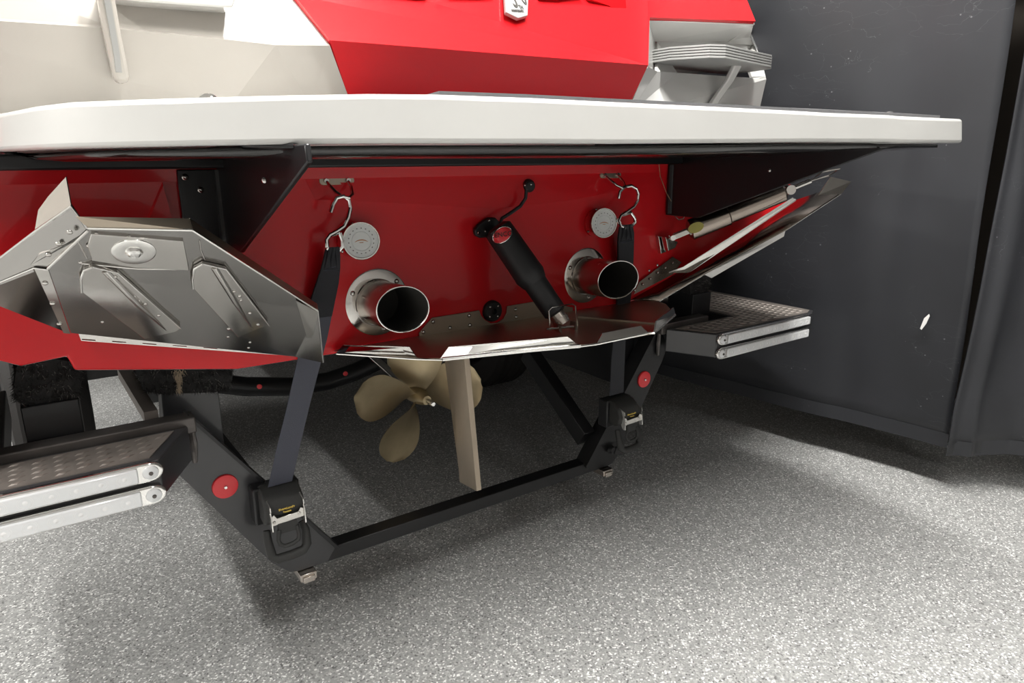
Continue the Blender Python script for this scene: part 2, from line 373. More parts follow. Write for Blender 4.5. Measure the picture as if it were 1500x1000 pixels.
# mouldings at the top edge of the red panel
m = MB()
for quad, d in (([(520, -30), (640, -30), (632, 6), (612, 11), (535, 3)], .03), ([(640, -30), (735, -30), (728, 3), (700, 8), (645, 6)], .025),
                ([(775, -30), (850, -30), (858, -2), (812, 12), (777, 10)], .03), ([(840, -30), (915, -30), (922, 44), (905, 30), (886, 18), (850, 6)], .03)):
    o = [pY(x, y, .175) for x, y in quad]; c = sum(o, Vector())/len(o); n = len(o)
    i_ = [p.lerp(c, .25)+V(0, -d*.5, .01) for p in o]
    m.add([p+V(0, .05, 0) for p in o]+i_, [tuple(range(n, 2*n))]+[(k, (k+1) % n, (k+1) % n+n, k+n) for k in range(n)])
new('stern_moulding', m, 'red', boat, smooth=60)
nl = (K['c5']-K['c4']).cross(K['b2']-K['c4']).normalized()
def onlow(x, y): r = ray(x, y); return CAM+r*((K['c4']-CAM).dot(nl)/r.dot(nl))
m = MB(); m.tube([onlow(x, y)+V(0, -.003, 0) for x, y in ((769, 86), (767, 104), (766, 118), (770, 124), (786, 134), (806, 146))], .0012, 6)
new('hatch_seam', m, 'discred', boat)
# right corner: recessed white pocket with a boarding step
R = lambda x, y, Y: pY(x, y, Y)
a0, a1, a2 = R(948, 30, .15), R(1103, 35, .15), R(1098, 52, .22)
mb = MB()
mb.add([a0, a1, a2, R(1102, 66, .24), R(1040, 62, .26), R(975, 60, .26), R(958, 60, .24)], [(0, 1, 2, 3, 4, 5, 6)])         # cove
mb.add([a0, R(958, 60, .24), R(961, 105, .24), R(946, 100, .08)], [(0, 1, 2, 3)])
mb.add([R(961, 62, .24), R(990, 107, .17), R(961, 105, .14)], [(0, 1, 2)])
mb.add([R(961, 60, .25), R(1102, 64, .25), R(1112, 82, .25), R(1110, 100, .22), R(990, 110, .24)], [(0, 1, 2, 3, 4)])
mb.add([R(946, 97, .08), R(961, 105, .14), R(990, 107, .17), R(1102, 114, .16), R(1122, 114, .15), R(1108, 172, .20), R(914, 172, .14)], [(0, 1, 2, 3, 4, 5, 6)])
mb.add([R(1102, 66, .24), R(1112, 82, .22), R(1122, 114, .15), R(1100, 114, .16), R(1095, 100, .20)], [(0, 1, 2, 3, 4)])
o = new('corner_pocket', mb, 'white', boat, smooth=0); so = o.modifiers.new('t', 'SOLIDIFY'); so.thickness = .01; so.offset = 0
mb = MB()
side = [R(1122, 114, .155), R(1108, 172, .205), R(1098, 172, .6), R(1104, 40, .6), a1, a2, R(1112, 82, .22)]
mb.add(side, [tuple(range(7))]); new('side_panel', mb, 'white', boat, smooth=0)
stp = MB()
top = [R(962, 67, .10), R(1030, 54, -.02), R(1048, 54, -.03), R(1122, 69, -.02), R(1126, 72, .0)]
zt = top[1].z
out = [V(p.x, p.y, zt) for p in (R(962, 67, .20), pZ(1030, 54, 1.452), pZ(1050, 53, 1.452))]
out = [V(1.60, .24, 1.452), V(1.60, .10, 1.452), V(1.655, .0, 1.452), V(1.70, -.02, 1.452), V(1.985, .03, 1.452), V(2.03, .06, 1.452), V(2.05, .24, 1.452)]
def stepboard(s=1):
    t_ = MB(); P_ = [mir(p, s) for p in out]
    cc = sum(P_, Vector())/len(P_)
    n = len(P_)
    t_.prism([p-V(0, 0, .034) for p in P_], (0, 0, .006))
    for k in range(4):
        z0 = -.028+k*.0075
        ins = 0 if k % 2 == 0 else 0
        t_.prism([p.lerp(cc, .012)+V(0, 0, z0) for p in P_], (0, 0, .0022), 1)
        t_.prism([p+V(0, 0, z0+.0022) for p in P_], (0, 0, .0053))
    return t_
for s in (-1, 1):
    pass
sb = new('boarding_step', stepboard(1), ['stepw', 'gap'], boat, bevel=.0008)
hb = MB(); arm = [R(1084, 74, .05), R(1081, 92, .07), R(1068, 118, .10), R(1048, 146, .13), R(1040, 160, .14)]
hb.ribbon(arm, [V(.017, 0, 0), V(.0165, 0, 0), V(.016, 0, 0), V(.015, 0, 0), V(.015, 0, 0)], .018)
new('step_strut', hb, 'white', sb, bevel=.004)
hb = MB(); hb.prism(px([(1024, 172), (1029, 138), (1036, 136), (1046, 138), (1040, 172)], .165), (0, .02, 0)); new('strut_foot', hb, 'white', sb, bevel=.003)
# left step and its strut, cut by the frame's top
lb = MB(); lb.prism(px([(160, -60), (160, -3), (205, 2), (318, 10), (341, 11), (345, 0), (340, -60)], .02), (0, .10, 0)); 
ls = new('boarding_step', lb, 'white', boat, bevel=.003)
lb = MB(); lb.ribbon([R(148, -40, .0), R(155, 0, .01), R(162, 40, .02), R(170, 80, .035), R(177, 112, .05), R(178, 122, .055)],
                     [V(.0125, 0, 0)]*5+[V(.009, 0, 0)], .030); new('step_strut', lb, 'whiteshaded', ls, bevel=.006)
lb = MB(); lb.ribbon([R(150, -40, -.014), R(157, 0, -.006), R(164, 40, .004), R(171, 80, .018), R(174, 106, .028)], V(.0045, 0, 0), .006); new('strut_groove', lb, 'stepw', ls)
# badge
bp = px([(736, -22), (738, 20), (757, 30), (770, 26), (773, -22)], .19); fwd = V(0, -.008, 0)
bc = K['c4'].lerp(K['c5'], .6)
nrm = (K['c5']-K['c4']).cross(K['t5']-K['c4']).normalized(); nrm = nrm if nrm.y < 0 else -nrm
def onred(x, y, off=0.):                            # meets the upper red panel's plane
    r = ray(x, y); t_ = (K['c4']-CAM).dot(nrm)/r.dot(nrm); return CAM+r*t_+nrm*off
b0 = MB(); b0.prism([onred(x, y, -.002) for x, y in [(736, -24), (739, 21), (757, 30), (771, 26), (773, -24)]], nrm*.010)
badge = new('badge', b0, 'stepw', boat, bevel=.0015); badge['label'] = 'chrome shield badge'
ux = (onred(772, 10)-onred(738, 8)).normalized()
uy = nrm.cross(ux) if nrm.cross(ux).z > 0 else -nrm.cross(ux)
text('badge_numeral', '5', .036, 'gap', badge, onred(748.5, 2, .009), ux, uy, .0006, 2.6)
text('badge_numeral', '0', .034, 'gap', badge, onred(762.5, 0, .009), ux, uy, .0006, 2.3)
text('badge_lettering', 'TH', .0095, 'gap', badge, onred(761, 15, .009), ux, uy, .0004, 2)
text('badge_lettering', 'ANNIVERSARY', .0060, 'gap', badge, onred(756, 20.2, .009), ux, uy, .0004, 2)
# label plate and lifting eye at top right
lb = MB(); lb.sheet([onred(x, y, .001) for x, y in [(1024, 4), (1035, 4), (1043, 19.5), (1032, 18.5)]], .001)
lp = new('sticker', lb, 'label', boat); 
lx = (onred(1035, 4)-onred(1024, 4)).normalized(); ly = (onred(1024, 4)-onred(1032, 18.5)); 
m = MB()
for k, (xa, ya, xb, yb) in enumerate([(1028, 8, 1034, 8), (1030, 11, 1037, 11), (1031, 13.5, 1038, 13.8), (1032.5, 16, 1039, 16.3)]):
    m.tube([onred(xa, ya, .002), onred(xb, yb, .002)], .0009, 5)
new('sticker_print', m, 'ink', lp)
lb = MB(); lb.sheet([onred(x, y, .001) for x, y in [(1018, -14), (1034, -14), (1039, 2), (1027, 0)]], .001); new('sticker', lb, 'label', boat)
lb = MB(); lb.tube([onred(1046, -40, .006), onred(1052, -8, .01), onred(1058, 6, .012), onred(1066, 20, .004)], [.011, .013, .013, .004], 12)
le = new('cleat', lb, 'chrome', boat)
lb = MB(); lb.tube([onred(1058, 8, .014), onred(1068, 6, .05), onred(1072, -2, .06), onred(1074, -16, .06)], .0065, 10); new('cleat_horn', lb, 'chrome', le)

# --- swim platform
PT = [(0, 165, -.16, 222), (50, 155, -.24, 219.5), (100, 149, -.30, 217.5), (200, 145, -.37, 215), (300, 142, -.42, 213), (420, 139, -.455, 211), (540, 137, -.48, 210), (640, 138, -.505, 210),
      (780, 143, -.535, 210), (900, 149, -.56, 210.5), (1050, 156, -.575, 209.5), (1185, 163, -.592, 208), (1215, 165, -.60, 208), (1308, 168.5, -.615, 208), (1322, 170, -.625, 209), (1411, 174, -.64, 209.5)]
top = [pY(x, y, Y) for x, y, Y, b in PT]; bot = [pY(x, b, Y) for x, y, Y, b in PT]
top = [V(-.20, .35, top[0].z), V(-.06, .05, top[0].z)]+top; bot = [V(-.20, .35, bot[0].z), V(-.06, .05, bot[0].z)]+bot
re_t, re_b = V(1.93, .16, top[-1].z), V(1.93, .16, bot[-1].z)
m = MB(); n = len(top); inner = lambda p, d, dz=0: V(p.x+(CX-p.x)*d*.4, p.y+d, p.z+dz)
rows = [top, bot, [inner(p, .02, 0) for p in bot], [inner(p, .014, .0) for p in top]]
# white rim (cross section: top edge, outer face, lower edge) rounded by bevel
rim = MB()
outer_t = top+[re_t]; outer_b = bot+[re_b]; N = len(outer_t)
inn_t = [V(p.x+(CX-p.x)*.05, p.y+.045, p.z) for p in outer_t]; inn_b = [V(p.x+(CX-p.x)*.05, p.y+.035, p.z) for p in outer_b]
vs = outer_t+outer_b+inn_b+inn_t
fs = [(r*N+i, r*N+i+1, ((r+1) % 4)*N+i+1, ((r+1) % 4)*N+i) for r in range(4) for i in range(N-1)]
fs += [(0, N, 2*N, 3*N), (N-1, 2*N-1, 3*N-1, 4*N-1)]
rim.add(vs, fs)
plat = new('swim_platform', rim, 'white', boat, bevel=.007, seg=3, smooth=25)
dk = MB()
dp = [V(p.x, p.y, p.z-.003) for p in inn_t[2:]]+[V(1.9, .17, inn_t[-1].z-.003), V(-.1, .17, inn_t[2].z-.003)]
dk.add(dp+[V(p.x, p.y, 1.19) for p in dp], [tuple(range(len(dp)))]+[(i, (i+1) % len(dp), (i+1) % len(dp)+len(dp), i+len(dp)) for i in range(len(dp))])
new('platform_deck', dk, 'white', plat)
pd = MB(); pp = [V(p.x+.0, p.y+.006, max(p.z, 1.222)+.0015) for p in inn_t[9:-1]]
zz = [p.z for p in pp]
pp = [V(p.x, p.y-.020, p.z) for p in pp]+[V(1.78, .12, 1.229), V(.62, .12, 1.229)]
pd.add(pp+[p+V(0, 0, .006) for p in pp], [tuple(range(len(pp))), tuple(range(2*len(pp)-1, len(pp)-1, -1))]+[(i, (i+1) % len(pp), (i+1) % len(pp)+len(pp), i+len(pp)) for i in range(len(pp))])
new('foam_pad', pd, 'pad', plat)
for bx, by in ((866, 147), (1302, 166), (305, 139)):
    p = pY(bx, by+(3 if bx < 400 else 0), (-.52 if bx > 1000 else -.42) if bx > 400 else -.30); m = MB()
    m.lathe([(0, .009), (.008, .008), (.014, .003), (.016, 0), (.016, -.03)], p-V(0, 0, .004), (0, 0, 1), 16); new('deck_fitting', m, 'chrome', plat)
# underside: a dark pan sloping in to the transom
us = MB(); ub = [V(p.x, p.y, p.z-.002) for p in inn_b]; nb = len(ub)
innr = [V(min(max(p.x, -.42), 1.95), -.06, 1.150) for p in ub]
mid = [a.lerp(b, .5)+V(0, 0, -.004) for a, b in zip(ub, innr)]
us.add(ub+mid+innr, [(i, i+1, nb+i+1, nb+i) for i in range(1, nb-2)]+[(nb+i, nb+i+1, 2*nb+i+1, 2*nb+i) for i in range(1, nb-2)])
o = new('underside_pan', us, 'under', plat, smooth=60); so = o.modifiers.new('t', 'SOLIDIFY'); so.thickness = .008; so.offset = 1
m = MB(); m.box((-.42, -.065, 1.128), (1.50, .0, 1.152)); new('mounting_rail', m, 'black', plat, bevel=.004)
m = MB(); m.prism([V(1.50, -.01, 1.15), V(2.05, -.01, 1.165), V(2.10, .3, 1.18), V(1.5, .3, 1.18)], (0, 0, .02)); new('mounting_rail', m, 'black', plat)

# --- platform brackets (left and mirrored right)
for s in (1, -1):
    g = MB()
    pr = [V(.30, .0, 1.150), V(.30, -.30, 1.158), V(.30, -.50 if s > 0 else -.58, 1.165 if s > 0 else 1.172), V(.30, -.505 if s > 0 else -.60, 1.142 if s > 0 else 1.163), V(.30, -.15, .998), V(.30, -.12, .985), V(.30, .0, .985)]
    g.prism([mir(p, s) for p in pr], (.008*s, 0, 0))
    br = new('platform_bracket', g, 'black', boat, bevel=.002)
    g = MB(); zb = 1.00
    g.prism([mir(p, s) for p in (V(.232, -.004, 1.126), V(.302, -.004, 1.126), V(.302, -.004, .985), V(.26, -.004, .985), V(.232, -.004, 1.01))], (0, -.010, 0))
    new('bracket_flange', g, 'black', br, bevel=.002)
    g = MB(); g.tube([mir((.303, -.01, 1.125), s), mir((.303, -.012, .99), s)], .012, 10); new('bracket_fold', g, 'black', br)
    g = MB(); g.prism([mir(p, s) for p in (V(.30, .0, 1.150), V(.30, -.30, 1.157), V(.30, -.46, 1.166), V(.25, -.40, 1.168), V(.25, .0, 1.158))], (0, 0, -.007)); new('bracket_top_flange', g, 'black', br, bevel=.002)
    rivets(br, [mir((.244, -.014, 1.113), s), mir((.268, -.014, 1.09), s), mir((.275, -.014, 1.005), s)], (0, -1, 0), .0065, .004, 'bolt')
    rivets(br, [mir((.294 if s > 0 else .308, -.33, 1.115), s)], (-1, 0, 0), .005, .004, 'bolt')
# black rubber stop on right bracket
g = MB(); g.lathe([(0, .02), (.013, .02), (.016, .014), (.016, 0)], pY(1030, 300, -.03), (0, -1, 0), 18); st = new('rubber_stop', g, 'blackmatte', boat)
g = MB(); g.lathe([(0, .002), (.007, .0015), (.008, 0)], pY(1034, 300, -.052), (-.4, -1, 0), 14); new('red_dot', g, 'discred', st)
# thin hanging lanyard with a ring
g = MB(); g.tube(px([(965, 238), (967, 258), (976, 282), (985, 298), (988, 304)], -.02), .0011, 6); ly_ = new('lanyard', g, 'bronze', boat)
g = MB(); g.tube(px([(992, 299), (988, 306), (988, 316), (994, 322), (1001, 320), (1003, 314)], -.02), .0016, 6); new('lanyard_ring', g, 'steel', ly_)

# --- trim tabs at the corners, mirrored about the keel
def T(x, y, z): return V(x, y, z)
A, B, C, D, E_, F_ = T(.055, -.28, 1.07), T(.195, -.28, 1.047), T(.42, -.15, .87), T(.445, -.012, .752), T(.405, -.004, .752), T(.044, -.004, .846)
G, Hh, I_ = T(-.10, -.30, 1.075), T(.045, -.285, 1.108), T(-.10, -.06, .90)
fold = T(.030, -.23, .995)
def on_tab(x, y, off=0.):                           # sight line cut by the tab's main plane
    n_ = (B-A).cross(E_-A).normalized(); n_ = n_ if n_.y < 0 else -n_
    r = ray(x, y); return CAM+r*((A-CAM).dot(n_)/r.dot(n_))+n_*off, n_
_, TN = on_tab(200, 400)
def OT(x, y, off=0.): return on_tab(x, y, off)[0]
for s in (1, -1):
    if s > 0:
        m = MB(); B, C, D, E_ = OT(281, 337), OT(465, 455), pY(473, 530, -.035), pY(432, 521, -.012); m.sheet([OT(128, 334), B, C, D, E_, OT(104, 486), OT(70, 390)], .004)
        tab = new('trim_tab', m, 'tabsteel', boat, smooth=20); tab['label'] = 'left corner trim tab'
        m = MB(); up = V(0, .012, .016); A_ = OT(128, 334)
        m.sheet([A_, B, B+up, OT(112, 318)+V(0, .01, 0)], .003); m.sheet([B, C, C+V(.004, .012, .010), B+up], .003)
        new('aft_lip', m, 'ctab', tab)
        m = MB(); m.tube([A_+V(0, -.001, 0), B+V(0, -.001, 0)], .0022, 6); m.tube([B, C, D], .0022, 6); new('polished_edge', m, 'brightsteel', tab)
        m = MB(); m.sheet([OT(433, 437, .004), C+TN*.002, OT(462, 492, .004), OT(449, 492, .004)], .002); new('inner_gusset', m, 'steel', tab)
        # outer wing: strip folded away, a lower cheek and a raised corner
        m = MB(); m.sheet([OT(128, 334), OT(105, 316, -.02), OT(52, 354, -.02), OT(-70, 446, -.02), OT(-60, 440), OT(70, 390)], .003)
        wing = new('outer_wing', m, 'tabsteel', tab, smooth=20)
        m = MB(); m.sheet([OT(112, 350, .001), OT(124, 338, .001), OT(72, 386, .001), OT(45, 386, .001), OT(58, 370, .001)], .003); new('wing_doubler', m, 'steel', wing)
        m = MB(); m.sheet([OT(50, 389, .003), OT(70, 390, .003), OT(103, 485, .003), OT(93, 484, .003)], .004); new('folded_strip', m, 'steel', tab)
        m = MB(); m.sheet([OT(-60, 432, -.01), OT(50, 389, .0), OT(94, 484, .0), OT(44, 474, -.03), OT(-60, 330, -.06)][:4], .003); new('outer_cheek', m, 'tabsteel', tab)
        m = MB(); m.sheet([OT(98, 284, -.03), OT(105, 316, -.02), OT(52, 352, -.02), OT(57, 332, -.03), OT(72, 312, -.03)], .003); new('raised_corner', m, 'pipe', tab)
        m = MB(); m.tube([OT(-70, 446, -.018), OT(52, 354, -.018), OT(105, 317, -.018), OT(128, 334, .001)], .0022, 6); m.tube([OT(70, 390, .004), OT(128, 335, .004)], .002, 6); m.tube([OT(-40, 428, .002), OT(50, 389, .004), OT(70, 391, .005)], .0015, 6); new('polished_edge', m, 'brightsteel', tab)
    else:
        m = MB(); L = [pY(925, 439, -.005), pY(966, 441, -.04), pY(1035, 400, -.12), pY(1090, 370, -.17), pY(1150, 338, -.235), pY(1232, 284, -.30)]
        U_ = [pY(1197, 284, -.24), pY(1150, 300, -.12), pY(1100, 338, -.02), pY(1020, 385, -.006), pY(960, 420, -.004)]
        m.add(L+U_, [(0, 1, 10), (1, 2, 9, 10), (2, 3, 8, 9), (3, 4, 7, 8), (4, 5, 6, 7)])
        tab = new('trim_tab', m, 'darksteel', boat, smooth=60); tab['label'] = 'right corner trim tab'; so = tab.modifiers.new('t', 'SOLIDIFY'); so.thickness = .004
        wing = tab
    # hinge flange with slots along the transom
    if s > 0: m = MB(); m.prism([mir(p, s) for p in (pY(114, 486, -.012), pY(427, 509, -.012), pY(425, 521, -.006), pY(119, 499, -.006))], (0, .005, 0)); hg = new('hinge', m, 'steel', tab)
    if s > 0: m = MB(); m.tube([mir(pY(x, y, -.016), s) for x, y in ((114, 486), (270, 497), (427, 509))], .0035, 8); new('hinge_pin', m, 'brightsteel', hg)
    if s > 0:
        for k in range(7):
            xa = 120+k*44.5; m = MB(); m.tube([pY(xa, 498+(xa-120)*.066, -.008), pY(xa+20, 499.5+(xa-120)*.066, -.008)], .0013, 6); new('hinge_knuckle', m, 'brightsteel', hg)
        # ram mounting plate with a disc and screws
        m = MB(); q = [(133, 338), (268, 349), (277, 392), (200, 388), (134, 377), (128, 355)]
        m.prism([on_tab(x, y, .001)[0] for x, y in q], TN*.005); mp = new('mounting_plate', m, 'steel', tab, bevel=.001)
        dc, _ = on_tab(196, 364, .004)
        m = MB(); m.lathe([(0, .006), (.010, .006), (.012, .003), (.026, .004), (.029, .003), (.030, 0)], dc, TN, 32); new('mounting_disc', m, 'brightsteel', mp)
        m = MB(); m.lathe([(0, .004), (.006, .0035), (.009, .001), (.009, -.002)], dc+TN*.006, TN, 16); new('centre_bolt', m, 'chrome', mp)
        rivets(mp, [on_tab(x, y, .004)[0] for x, y in ((141, 341), (189, 345), (256, 353), (257, 370), (263, 388), (203, 381), (138, 375), (131, 357))], TN, .0045, .002, 'screw')
        # two stamped stiffening fins
        for fin, rv in (([(118, 402), (123, 389), (135, 384), (172, 393), (264, 475), (258, 480), (211, 491), (119, 421)], [(168, 399), (186, 420), (196, 428), (203, 435), (212, 439), (232, 456)]),
                        ([(281, 402), (284, 387), (296, 380), (330, 388), (393, 471), (378, 476), (348, 489), (282, 416)], [(342, 421), (352, 434), (350, 428), (365, 453), (377, 470), (334, 476)])):
            m = MB(); base = [on_tab(x, y, .002)[0] for x, y in fin]
            m.prism(base, TN*.006)
            # raised rib along its middle
            a_, b_ = fin[3], fin[4]
            p0 = on_tab((fin[2][0]+fin[3][0])/2, (fin[2][1]+fin[3][1])/2+2, .006)[0]; p1 = on_tab((fin[5][0]*.7+fin[6][0]*.3), (fin[5][1]*.7+fin[6][1]*.3)-4, .006)[0]
            m.tube([p0, p0.lerp(p1, .5)+TN*.004, p1], [.006, .005, .002], 8)
            f_ = new('stiffening_fin', m, 'steel', tab, bevel=.0012)
            m = MB(); m.tube([on_tab(x, y, .009)[0] for x, y in (fin[7], fin[0], fin[1], fin[2])], .0018, 6); m.tube([on_tab(x, y, .009)[0] for x, y in (fin[2], fin[3], fin[4])], .0008, 6)
            new('fin_edge', m, 'brightsteel', f_)
            rivets(f_, [on_tab(x, y, .008)[0] for x, y in rv], TN, .0035, .002)
        rivets(tab, [on_tab(x, y, .002)[0] for x, y in ((150, 470), (172, 462), (334, 492), (350, 486), (364, 508), (366, 500), (108, 357), (118, 383))], TN, .003, .0015)
        m = MB(); m.tube([on_tab(x, y, .002)[0] for x, y in ((292, 350), (294, 365), (300, 379))], .0012, 6); m.tube([on_tab(x, y, .002)[0] for x, y in ((119, 384), (200, 392), (275, 393))], .0015, 6)
        m.tube([on_tab(x, y, .002)[0] for x, y in ((113, 350), (127, 376))], .0015, 6); new('pressed_seam', m, 'steel', tab)
        rivets(wing, [OT(x, y, .004) for x, y in ((102, 337), (86, 354), (71, 370))]+[OT(x, y, .006) for x, y in ((66, 410), (77, 440), (87, 470))], TN, .004, .002)
    else:
        # ram lying along the forward face of the right tab
        p0, p1 = pY(966, 355, -.03), pY(1160, 276, -.25); d = p1-p0; dn = d.normalized()
        m = MB(); m.tube([p0+d*.22, p0+d*.24, p0+d*.52], [.018, .030, .030], 24); m.tube([p0+d*.52, p0+d*.53, p0+d*.93, p0+d*.95], [.032, .027, .027, .018], 24)
        ram = new('tab_ram', m, 'darksteel', boat); ram['label'] = 'steel ram behind the right trim tab'
        sd = dn.cross(V(0, 0, 1)).normalized()
        m = MB()
        for e in (-1, 1): m.beam(p0+sd*.012*e+d*.08, p0+sd*.012*e+d*.27, sd*.003, dn.cross(sd)*.007)
        new('ram_fork', m, 'steel', ram, bevel=.001)
        m = MB(); m.prism(px([(960, 345), (968, 347), (972, 368), (964, 371)], .0), (0, -.012, 0)); m.prism([p+V(0, -.006, 0) for p in px([(966, 346), (974, 349), (984, 353), (980, 362), (970, 366)], -.01)], (0, -.018, 0)); new('ram_bracket', m, 'steel', ram, bevel=.001)
        m = MB(); m.lathe([(.0075, -.018), (.0075, .018)], p0+d*.10, sd, 12); m.f.append(tuple(range(12))); m.m.append(0); m.f.append(tuple(range(12, 24))); m.m.append(0); new('ram_pin', m, 'chrome', ram)
        m = MB(); q = p0+d*.98; m.lathe([(0, -.018), (.013, -.018), (.013, .018), (0, .018)], q, sd, 16); m.tube([q, q+dn*.06], .007, 8); m.tube([q+dn*.06, q+dn*.09+V(0, 0, .012), q+dn*.14, q+dn*.11-V(0, 0, .006)], .003, 8, closed=True); new('ram_eye', m, 'steel', ram)
        m = MB(); oc = p0+d*.27; vdir = (CAM-oc).normalized(); vdir = (vdir-dn*vdir.dot(dn)).normalized(); wdir = dn.cross(vdir)
        ring = [oc+dn*.022*cos(a)+vdir*(.0305-.0105*abs(sin(a))**2*.5)+wdir*.014*sin(a) for a in [2*pi*k/16 for k in range(16)]]
        m.prism(ring, vdir*.0025); sk = new('round_sticker', m, 'olive', ram)
        # inner angle piece: polished rib on the forward side
        m = MB(); m.prism([pY(980, 400, -.03), pY(1000, 393, -.06), pY(1160, 292, -.27), pY(1166, 294, -.28), pY(1010, 399, -.06)], (0, 0, .004)); new('tab_rib', m, 'steel', tab)
        # lower wear strip, bright
        m = MB(); m.sheet([pY(1032, 402, -.118), pY(1090, 371, -.17), pY(1150, 338, -.235), pY(1148, 346, -.236), pY(1042, 407, -.12)], .003); new('wear_strip', m, 'label', tab)
        m = MB(); m.tube(L[1:], .001, 6); new('polished_edge', m, 'brightsteel', tab)
        m = MB(); m.sheet([pY(1198, 286, -.295), pY(1217, 259, -.30), pY(1246, 266, -.315), pY(1232, 284, -.315)], .004); new('tip_plate', m, 'steel', tab)
        m = MB(); m.sheet([pY(928, 431, -.012), pY(936, 413, -.006), pY(985, 376, -.004), pY(998, 384, -.008), pY(985, 402, -.012)], .003); rp = new('riveted_flange', m, 'darksteel', tab)
        rivets(rp, [pY(x, y, -.012) for x, y in ((930, 425), (942, 416), (953, 408), (964, 399), (975, 392), (951, 396), (963, 388), (986, 385))], (0, -1, .2), .004, .003)
# --- centre tab, ram and hinge
ZT = .745
def cz(x, y, dz=0.): return pZ(x, y, ZT+dz)
m = MB(); m.sheet([cz(495, 516), cz(620, 526), cz(648, 526), cz(780, 512), cz(850, 506), cz(872, 504), cz(956, 488), cz(988, 460), cz(975, 446), V(1.46, -.004, ZT), V(.50, -.004, ZT)], .004)
ctab = new('trim_tab', m, 'ctab', boat, smooth=20); ctab['label'] = 'wide centre trim tab under the exhausts'
def lipp(pts, name='upturned_lip', mm='steel'):
    b = MB(); P_ = [cz(x, y) for x, y in pts[:2]]; Y0 = P_[0].y; Y1 = P_[1].y
    T_ = []
    for (x, y), base in zip(pts[2:], (P_[1], P_[0])):
        T_.append(pY(x, y, base.y+.006))
    b.sheet(P_+T_, .003); return new(name, b, mm, ctab)
lipp([(493, 517), (611, 524), (600, 508), (503, 505)])
lipp([(644, 526), (848, 506), (831, 493), (657, 508)], mm='brightsteel')
lipp([(873, 504), (950, 488), (938, 477), (882, 488)])
lipp([(958, 488), (989, 461), (986, 450), (961, 470)])
m = MB()
m.tube([cz(x, y, .001) for x, y in ((493, 518), (611, 526), (648, 527))], .0022, 6); m.tube([cz(x, y, .002) for x, y in ((648, 526), (780, 512.5), (850, 506.5))], .0045, 8)
m.tube([cz(x, y, .001) for x, y in ((850, 507), (873, 504), (950, 488), (958, 488), (989, 461))], .0028, 6)
new('polished_edge', m, 'brightsteel', ctab)
m = MB(); m.sheet([cz(848, 461, .004), cz(962, 470, .004), cz(960, 474, .004), cz(846, 464, .004)], .004); new('pressed_rib', m, 'ctab', ctab)
m = MB(); m.prism(px([(614, 500), (613, 487), (632, 465), (701, 454), (704, 462), (709, 468), (718, 473), (728, 472), (737, 466), (741, 458), (742, 448), (790, 440), (838, 450), (838, 466), (720, 484)], -.002), (0, -.004, 0))
hp = new('hinge_plate', m, 'ctab', ctab, bevel=.0008)
rivets(hp, px([(620, 486), (634, 471), (659, 480), (687, 462), (688, 476), (755, 453), (756, 464), (765, 470)], -.006), (0, -1, 0), .0055, .0045)
m = MB(); m.tube(px([(588, 506), (640, 496), (722, 483)], -.012), .0055, 10); m.tube(px([(826, 465), (860, 458), (908, 451)], -.012), .0055, 10); new('hinge_barrel', m, 'ctab', ctab)
# centre ram
p0 = pY(730, 336, -.055); p1 = pY(822, 470, -.175); d = p1-p0; dn = d.normalized()
m = MB(); m.tube([p0-d*.03, p0+d*.0, p0+d*.46, p0+d*.50, p0+d*.58], [.022, .034, .036, .037, .030], 28); m.tube([p0+d*.50, p0+d*.55, p0+d*.90, p0+d*.92], [.030, .0285, .0275, .022], 28)
ram = new('tab_ram', m, 'blackmatte', boat); ram['label'] = 'black boot-covered ram at the centre of the transom'
m = MB(); m.tube([p0+d*.90, p0+d*.965], .019, 24); m.tube([p0+d*.965, p0+d*.975, p0+d*1.03], [.021, .021, .019], 24); new('ram_rod', m, 'pipe', ram)
m = MB(); pl = [(692, 336), (698, 328), (712, 318), (722, 318), (730, 326), (733, 338), (722, 346), (700, 348), (693, 344)]; m.prism(px(pl, -.003), (0, -.012, 0)); mp = new('mount_bracket', m, 'blackmatte', ram, bevel=.003)
rivets(mp, px([(701, 341), (716, 323), (711, 338)], -.015), (0, -1, 0), .0042, .004, 'screw')
oc = p0+d*.07; vd = (CAM-oc).normalized(); vd = (vd-dn*vd.dot(dn)).normalized(); wd = dn.cross(vd)
def badge_pt(x_, y_, off): return oc+wd*x_+dn*y_+vd*(sqrt(max(0, .0352**2-x_**2))+off)
def badge_ring(rx, ry, off): return [badge_pt(rx*cos(a), ry*sin(a), off) for a in [2*pi*k/28 for k in range(28)]]
m = MB(); rg = [badge_ring(.024*f, .016*f, .0012) for f in (.25, .5, .75, 1)]
m.add([p for r_ in rg for p in r_], [tuple(range(28))]+[(28*i+k, 28*i+(k+1) % 28, 28*i+28+(k+1) % 28, 28*i+28+k) for i in range(3) for k in range(28)])
ov = new('oval_badge', m, 'discred', ram, smooth=80); so = ov.modifiers.new('t', 'SOLIDIFY'); so.thickness = .001
m = MB(); m.tube(badge_ring(.024, .016, .001), .0009, 6, closed=True); new('badge_ring', m, 'brightsteel', ov)
xa = V(1, 0, 0); xa = (xa-vd*xa.dot(vd)).normalized(); text('badge_lettering', 'LENCO', .015, 'blackmatte', ov, oc+vd*.0378, xa, vd.cross(xa), .0012)
m = MB(); m.tube(px([(806, 484), (804, 455), (808, 450), (838, 445), (843, 448), (846, 478)], -.185), .0016, 8); new('retaining_clip', m, 'steel', ram)
m = MB(); m.tube([pY(800, 482, -.185), pY(840, 478, -.185)], .003, 8); m.prism(px([(817, 474), (820, 486), (824, 489), (822, 474)], -.19), (0, .02, 0)); m.prism(px([(843, 472), (842, 484), (846, 486), (847, 472)], -.17), (0, .02, 0)); new('clevis', m, 'steel', ram)
